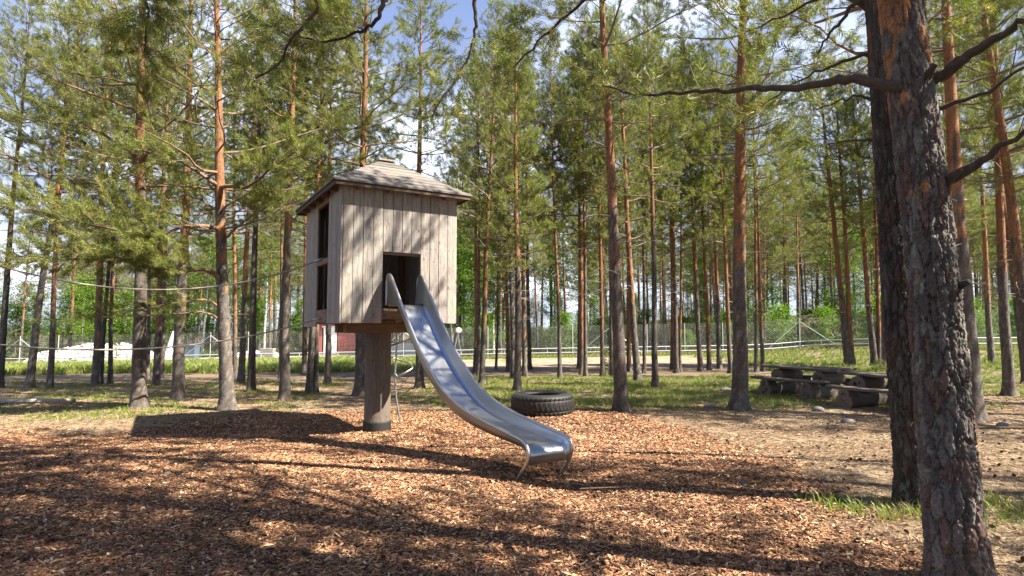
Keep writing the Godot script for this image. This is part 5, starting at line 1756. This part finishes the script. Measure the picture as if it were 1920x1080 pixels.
func build_woods() -> void:
	var r := RandomNumberGenerator.new()
	r.seed = 4242
	var taken := []
	# far pines: shared trunks
	var stems := []
	for k in 4:
		stems.append(trunk_mesh(0.13, 14.0, 40.0 + k * 3.7, 3.4))
	var placed := 0
	while placed < 260:
		var d := 42.5 + 58.0 * pow(r.randf(), 1.3)
		var x := r.randf_range(-0.98, 0.98) * (d + 4.0)
		if placed >= 200:
			x = r.randf_range(0.25, 0.98) * d
		if x < -6.5 and d < 49.5:
			continue
		if absf(x + 13.6) < 4.0 and d < 53.0:
			continue
		# a thinner spot at the far left, where the sky comes down low
		if x / d < -0.75 and d > 50.0 and r.randf() < 0.75:
			continue
		var clash := false
		for q: Vector2 in taken:
			if q.distance_to(Vector2(x, d)) < 1.6:
				clash = true
				break
		if clash:
			continue
		taken.append(Vector2(x, d))
		placed += 1
		var h := r.randf_range(12.0, 17.0)
		var o := thing("background_pine", "tall straight pine in the wood " + where_seen(x, d), "tree", Vector3(x, ground_h(x, d) - 0.05, -d), "pines of the wood behind the fence")
		o.basis = lean_basis(r.randfn(0.0, 0.02), r.randfn(0.0, 0.02), r.randf() * TAU)
		var s := h / 14.0
		var tr := part("trunk", stems[placed % 4], M.bark, o)
		tr.scale = Vector3(s * r.randf_range(0.8, 1.25), s, s * r.randf_range(0.8, 1.25))
		var set_: Array = crown_sets["f"][placed % 4] if r.randf() < 0.75 else crown_sets["e"][placed % 2]
		var cs := h / 12.0
		var b := part("branches", set_[0], M.twig, o)
		b.scale = Vector3(cs, cs, cs)
		var c := part("crown", set_[1], M.needle, o)
		c.scale = Vector3(cs * 1.05, cs, cs * 1.05)
	# young bushy pines that close the view between the trunks
	var young_stem := tube(PackedVector3Array([Vector3(0, -0.3, 0), Vector3(0.02, 6.0, 0), Vector3(0, 12.0, 0)]), PackedFloat32Array([0.16, 0.09, 0.015]), 8, Color(0.16, 0.12, 0.095))
	for k in 105:
		var d := r.randf_range(46.0, 78.0)
		var x := r.randf_range(-0.95, 0.97) * d
		if k % 3 > 0:
			x = r.randf_range(-0.12, 0.97) * d
		if (x < -6.5 and d < 51.0) or (absf(x + 13.6) < 4.0 and d < 54.0):
			continue
		if absf(x - 27.0) < 5.0 and d < 55.0:
			continue
		var s := r.randf_range(0.26, 0.55)
		var o := thing("young_pine", "young bushy pine branched to the ground " + where_seen(x, d), "tree", Vector3(x, ground_h(x, d) - 0.05, -d), "young pines behind the fence")
		o.rotation.y = r.randf() * TAU
		o.scale = Vector3(s, s, s)
		var set_: Array = crown_sets["young"][k % 2]
		part("trunk", young_stem, M.twig, o)
		part("branches", set_[0], M.twig, o)
		part("crown", set_[1], M.needle, o)
	# broadleaf saplings under and between them
	var sapling_stem := tube(PackedVector3Array([Vector3(0, -0.2, 0), Vector3(0.03, 2.0, 0), Vector3(-0.02, 5.0, 0.02)]), PackedFloat32Array([0.05, 0.035, 0.008]), 7, Color(0.17, 0.15, 0.13))
	for k in 110:
		var d := r.randf_range(43.0, 66.0) if k % 3 else r.randf_range(50.0, 75.0)
		var x := r.randf_range(-0.97, 0.97) * (d + 3.0)
		if k < 66:
			x = r.randf_range(-0.95, -0.05) * d
		if (x < -7.0 and d < 49.0) or (absf(x + 13.6) < 4.2 and d < 53.0):
			d = r.randf_range(53.5, 66.0)
		var v := r.randi() % 3
		var s := r.randf_range(0.8, 1.5)
		var o := thing("broadleaf_sapling", "bright green leafy sapling " + where_seen(x, d), "tree", Vector3(x, ground_h(x, d) - 0.05, -d), "leafy saplings behind the fence")
		o.rotation.y = r.randf() * TAU
		o.scale = Vector3(s, s, s)
		var st := part("trunk", sapling_stem, M.twig, o)
		st.scale = Vector3(1, [1.0, 1.3, 0.62][v], 1)
		part("branches", leafy_sets[v][0], M.twig, o)
		part("crown", leafy_sets[v][1], M.leaf, o)
	# low bushes close behind the wires
	for k in 46:
		var x := r.randf_range(-6.0, 42.0)
		var d := (40.8 if x < 18.0 else 40.8 - (x - 18.0) * 1.1 if x < 24.0 else 33.5) + r.randf_range(0.4, 9.0)
		if absf(x - 27.0) < 5.0 and d > 44.0 and d < 54.0:
			continue
		var s := r.randf_range(0.45, 1.0)
		var o := thing("leafy_bush", "low green leafy bush close " + where_seen(x, d), "bush", Vector3(x, ground_h(x, d) - 0.1, -d), "bushes close behind the fence")
		o.rotation.y = r.randf() * TAU
		o.scale = Vector3(s * 1.3, s, s * 1.3)
		part("branches", leafy_sets[2][0], M.twig, o)
		part("crown", leafy_sets[2][1], M.leaf, o)
	var under := []
	var under_c := PackedColorArray()
	while under.size() < 9000:
		var d := r.randf_range(41.0, 85.0)
		var x := r.randf_range(-0.98, 0.98) * d
		if x < -6.5 and d < 48.5:
			continue
		if x > 16.0 and x < 40.0 and d > 45.0 and d < 55.0 and r.randf() < 0.75:
			continue
		if noise_a.get_noise_2d(x * 0.15, d * 0.15) < -0.12:
			continue
		var s := r.randf_range(0.7, 1.8)
		under.append(Transform3D(Basis(Vector3.UP, r.randf() * TAU).scaled(Vector3(s, s, s)), Vector3(x, ground_h(x, d) - 0.02, -d)))
		under_c.append(Color(0.050, 0.085, 0.020).lerp(Color(0.11, 0.14, 0.035), r.randf()))
	var uo := scatter("undergrowth", blade_tuft(26, 0.42, 0.6, 91, 7.0), M.grass, under, under_c)
	tag(uo, "green undergrowth covering the floor of the wood behind the fence", "undergrowth")
	# white birches, right of the playhouse and a few at the left
	var spots := [[-4.5, 44.5], [-3.8, 45.5], [-2.6, 43.6], [-2.0, 46.0], [-1.4, 44.2], [-0.7, 47.0], [0.2, 45.0], [-24.0, 50.5], [-26.5, 51.0], [-21.0, 50.5], [3.6, 49.0], [-5.8, 47.5], [6.6, 51.0]]
	var bp := PackedVector3Array()
	var bc := PackedColorArray()
	for j in 90:
		var y := -0.2 + j * 0.125
		for i in 11:
			var a := TAU * (i % 10) / 10
			var rr := 0.085 * (1.0 - 0.085 * maxf(y, 0.0))
			bp.append(Vector3(cos(a) * rr + 0.05 * sin(y * 0.7), y, sin(a) * rr + 0.04 * cos(y * 0.9)))
			var n := noise_b.get_noise_3d(cos(a) * 1.2, y * 5.5, sin(a) * 1.2)
			bc.append(Color(0.09, 0.08, 0.075) if n > 0.24 else Color(0.60, 0.58, 0.54))
	var birch_stem := grid_mesh(bp, 11, 90, true, bc)
	for k in spots.size():
		var s: Array = spots[k]
		var o := thing("birch_tree", "slender white barked birch " + where_seen(s[0], s[1]), "tree", Vector3(s[0], ground_h(s[0], s[1]), -s[1]), "birches behind the fence")
		o.basis = lean_basis(r.randfn(0.0, 0.03), r.randfn(0.0, 0.03), r.randf() * TAU)
		var f := r.randf_range(0.85, 1.25)
		part("trunk", birch_stem, M.twig, o).scale = Vector3(f, 1, f)
		part("branches", leafy_sets[3][0], M.twig, o)
		part("crown", leafy_sets[3][1], M.leaf, o)

# ------------------------------------------------------------------ small things
func small_spruce(x: float, d: float, h: float, label: String, sd: int) -> void:
	var r := RandomNumberGenerator.new()
	r.seed = sd
	var o := thing("young_spruce", label, "tree", gp(x, d))
	part("trunk", tube(PackedVector3Array([Vector3(0, -0.1, 0), Vector3(0, h, 0)]), PackedFloat32Array([0.02 * h, 0.004]), 7, Color(0.12, 0.09, 0.07)), M.twig, o)
	var stb := begin()
	var stn := begin()
	var y := 0.08 * h
	while y < h * 0.97:
		var l := 0.42 * h * (1.0 - y / h) + 0.05
		for k in 6:
			var az := r.randf() * TAU
			var p := branch_path(Vector3(0, y, 0), az, 0.1, l, -0.1, r, 4)
			add_stick(stb, p, 0.006, 0.002, 3, GREY_TWIG)
			for s in int(l * 14.0) + 2:
				var t := r.randf_range(0.15, 1.0) * 3.0
				var i := mini(int(t), 2)
				shoot_at(stn, p[i].lerp(p[i + 1], t - i), Vector3(cos(az), 0.1, sin(az)), 0.62, r)
		y += 0.09 * h + 0.02
	part("branches", stb.commit(), M.twig, o)
	part("crown", stn.commit(), M.needle, o)

func bird() -> void:
	var at := gp(1.87, 4.86, 0.022)
	var o := thing("bird", "small finch with blue grey head and rusty breast on the wood chips", "bird", at)
	o.rotation.y = 0.15
	# body along -x to the left: beak, head, breast, back, tail in one surface
	var ring := [[-0.066, 0.062, 0.0006, 0.0006], [-0.060, 0.062, 0.0035, 0.0035], [-0.054, 0.064, 0.0085, 0.0095], [-0.044, 0.066, 0.0125, 0.0135], [-0.034, 0.062, 0.0125, 0.0140], [-0.026, 0.053, 0.0145, 0.0160], [-0.012, 0.044, 0.0200, 0.0205], [0.006, 0.040, 0.0220, 0.0215], [0.026, 0.040, 0.0190, 0.0180], [0.042, 0.042, 0.0120, 0.0110], [0.054, 0.043, 0.0075, 0.0050], [0.080, 0.044, 0.0085, 0.0030], [0.104, 0.045, 0.0095, 0.0022], [0.106, 0.045, 0.0005, 0.0005]]
	var P := PackedVector3Array()
	var C := PackedColorArray()
	for j in ring.size():
		var q: Array = ring[j]
		for i in 17:
			var a := TAU * (i % 16) / 16
			var p := Vector3(q[0], q[1] + sin(a) * q[3], cos(a) * q[2])
			P.append(p)
			var c := Color(0.30, 0.135, 0.065)
			var top := sin(a)
			if j < 2:
				c = Color(0.16, 0.15, 0.15)
			elif j < 6:
				c = Color(0.13, 0.17, 0.22) if top > -0.3 else Color(0.32, 0.15, 0.08)
			elif j < 10:
				c = Color(0.16, 0.085, 0.05) if top > 0.35 else Color(0.34, 0.17, 0.09) if top > -0.7 else Color(0.42, 0.33, 0.26)
			else:
				c = Color(0.05, 0.045, 0.045)
			C.append(c)
	part("body", grid_mesh(P, 17, ring.size(), true, C), M.painted, o)
	for s in [-1.0, 1.0]:
		var W := PackedVector3Array()
		var WC := PackedColorArray()
		for j in 6:
			var f := j / 5.0
			for i in 5:
				var g := i / 4.0
				W.append(Vector3(-0.022 + 0.085 * f, 0.052 - 0.022 * g * (1.0 - f * 0.6) - 0.006 * f, s * (0.0205 + 0.004 * sin(f * PI) - 0.012 * f * f)))
				WC.append(Color(0.55, 0.52, 0.48) if (j == 1 or (i == 2 and j < 4)) else Color(0.045, 0.04, 0.04))
		part("wing", grid_mesh(W, 5, 6, false, WC), M.painted, o)
		part("eye", tube(PackedVector3Array([Vector3(-0.048, 0.069, s * 0.010), Vector3(-0.048, 0.069, s * 0.0135)]), ramp_radii(2, 0.0022, 0.0022), 8, Color(0.01, 0.01, 0.01)), M.painted, o)
		part("leg", tube(PackedVector3Array([Vector3(0.002, 0.028, s * 0.009), Vector3(0.008, 0.014, s * 0.010), Vector3(0.0, -0.004, s * 0.010), Vector3(-0.012, -0.005, s * 0.010)]), ramp_radii(4, 0.0017, 0.0012), 6, Color(0.16, 0.10, 0.08)), M.painted, o)

func build_small_things() -> void:
	var rocks := [[5.81, 10.37, 0.115, "angular grey stone on the bare ground left of the dark fissured trunk"], [6.07, 11.86, 0.15, "flat grey stone half sunk in front of the log tables"], [4.07, 12.34, 0.12, "rounded stone left of the leaning flared pine"], [8.16, 9.98, 0.12, "pale stone at the right edge beside a fallen stick"], [-3.12, 5.47, 0.05, "small tan stone lying on the wood chips in front of the post"], [5.6, 15.6, 0.16, "pale flat stone in the grass between the slender and leaning pines"], [9.9, 13.6, 0.10, "small white stone beyond the log tables"]]
	for k in rocks.size():
		var a: Array = rocks[k]
		var o := single("stone", rock_mesh(20 + k, 0.55), M.fieldstone, a[3], "stone", gp(a[0], a[1], a[2] * 0.12), "loose stones")
		o.rotation.y = k * 1.3
		o.scale = Vector3.ONE * float(a[2])
		o.scale.x *= 1.3
	# fallen log at the left and the dry uprooted tuft beside it
	var lg := thing("fallen_log", "long peeled pale log lying on the ground at the left edge", "log", gp(-11.6, 12.75, 0.055))
	var m := part("timber", log_mesh(0.055, 0.045, 2.1, 7.7), M.board, lg)
	m.basis = Basis(Vector3.UP, 0.13) * Basis(Vector3.BACK, -PI * 0.5)
	var st := begin()
	var r := RandomNumberGenerator.new()
	r.seed = 66
	for k in 70:
		var a := r.randf() * TAU
		var l := r.randf_range(0.10, 0.32)
		var d := Vector3(cos(a), r.randf_range(0.2, 1.4), sin(a)).normalized()
		var b := Vector3(r.randfn(), 0, r.randfn()) * 0.12
		add_stick(st, PackedVector3Array([b, b + d * l * 0.6 + Vector3.UP * 0.02, b + d * l]), 0.006, 0.002, 3, Color(0.36, 0.25, 0.13) * r.randf_range(0.7, 1.2))
	var dry := thing("dry_tuft", "dry yellow brown tuft of stalks beside the fallen log", "dry plant", gp(-9.35, 12.2))
	part("stalks", st.commit(), M.twig, dry)
	# fallen sticks
	var sticks := [[Vector3(8.9, 0.03, -9.55), Vector3(7.0, 0.02, -9.72), 0.022, "long dark fallen branch at the right edge near the pale stone"], [Vector3(0.55, 0.31, -4.9), Vector3(0.95, 0.31, -4.95), 0.008, "thin dry stick on the wood chips in front of the slide foot"], [Vector3(-1.9, 0.31, -3.9), Vector3(-1.65, 0.315, -3.95), 0.007, "short pale stick on the wood chips at the lower left"]]
	for a: Array in sticks:
		var path := smooth_path([a[0], (a[0] as Vector3).lerp(a[1], 0.35) + Vector3(0, 0.012, 0.03), (a[0] as Vector3).lerp(a[1], 0.7) + Vector3(0, 0.0, -0.02), a[1]], 4)
		single("fallen_stick", tube(path, ramp_radii(path.size(), a[2], a[2] * 0.4), 8, Color(0.14, 0.10, 0.075)), M.bark, a[3], "stick", Vector3.ZERO, "fallen sticks")
	small_spruce(3.6, 22.2, 0.95, "young dark spruce between the trunks right of the tyre", 1)
	small_spruce(-27.2, 40.9, 2.1, "yellow green young spruce beyond the fence at the left", 2)
	small_spruce(13.9, 22.5, 0.5, "tiny spruce in the grass behind the log tables", 3)
	small_spruce(-3.95, 17.5, 0.6, "tiny spruce beside the playhouse post behind the trunk", 4)
	bird()
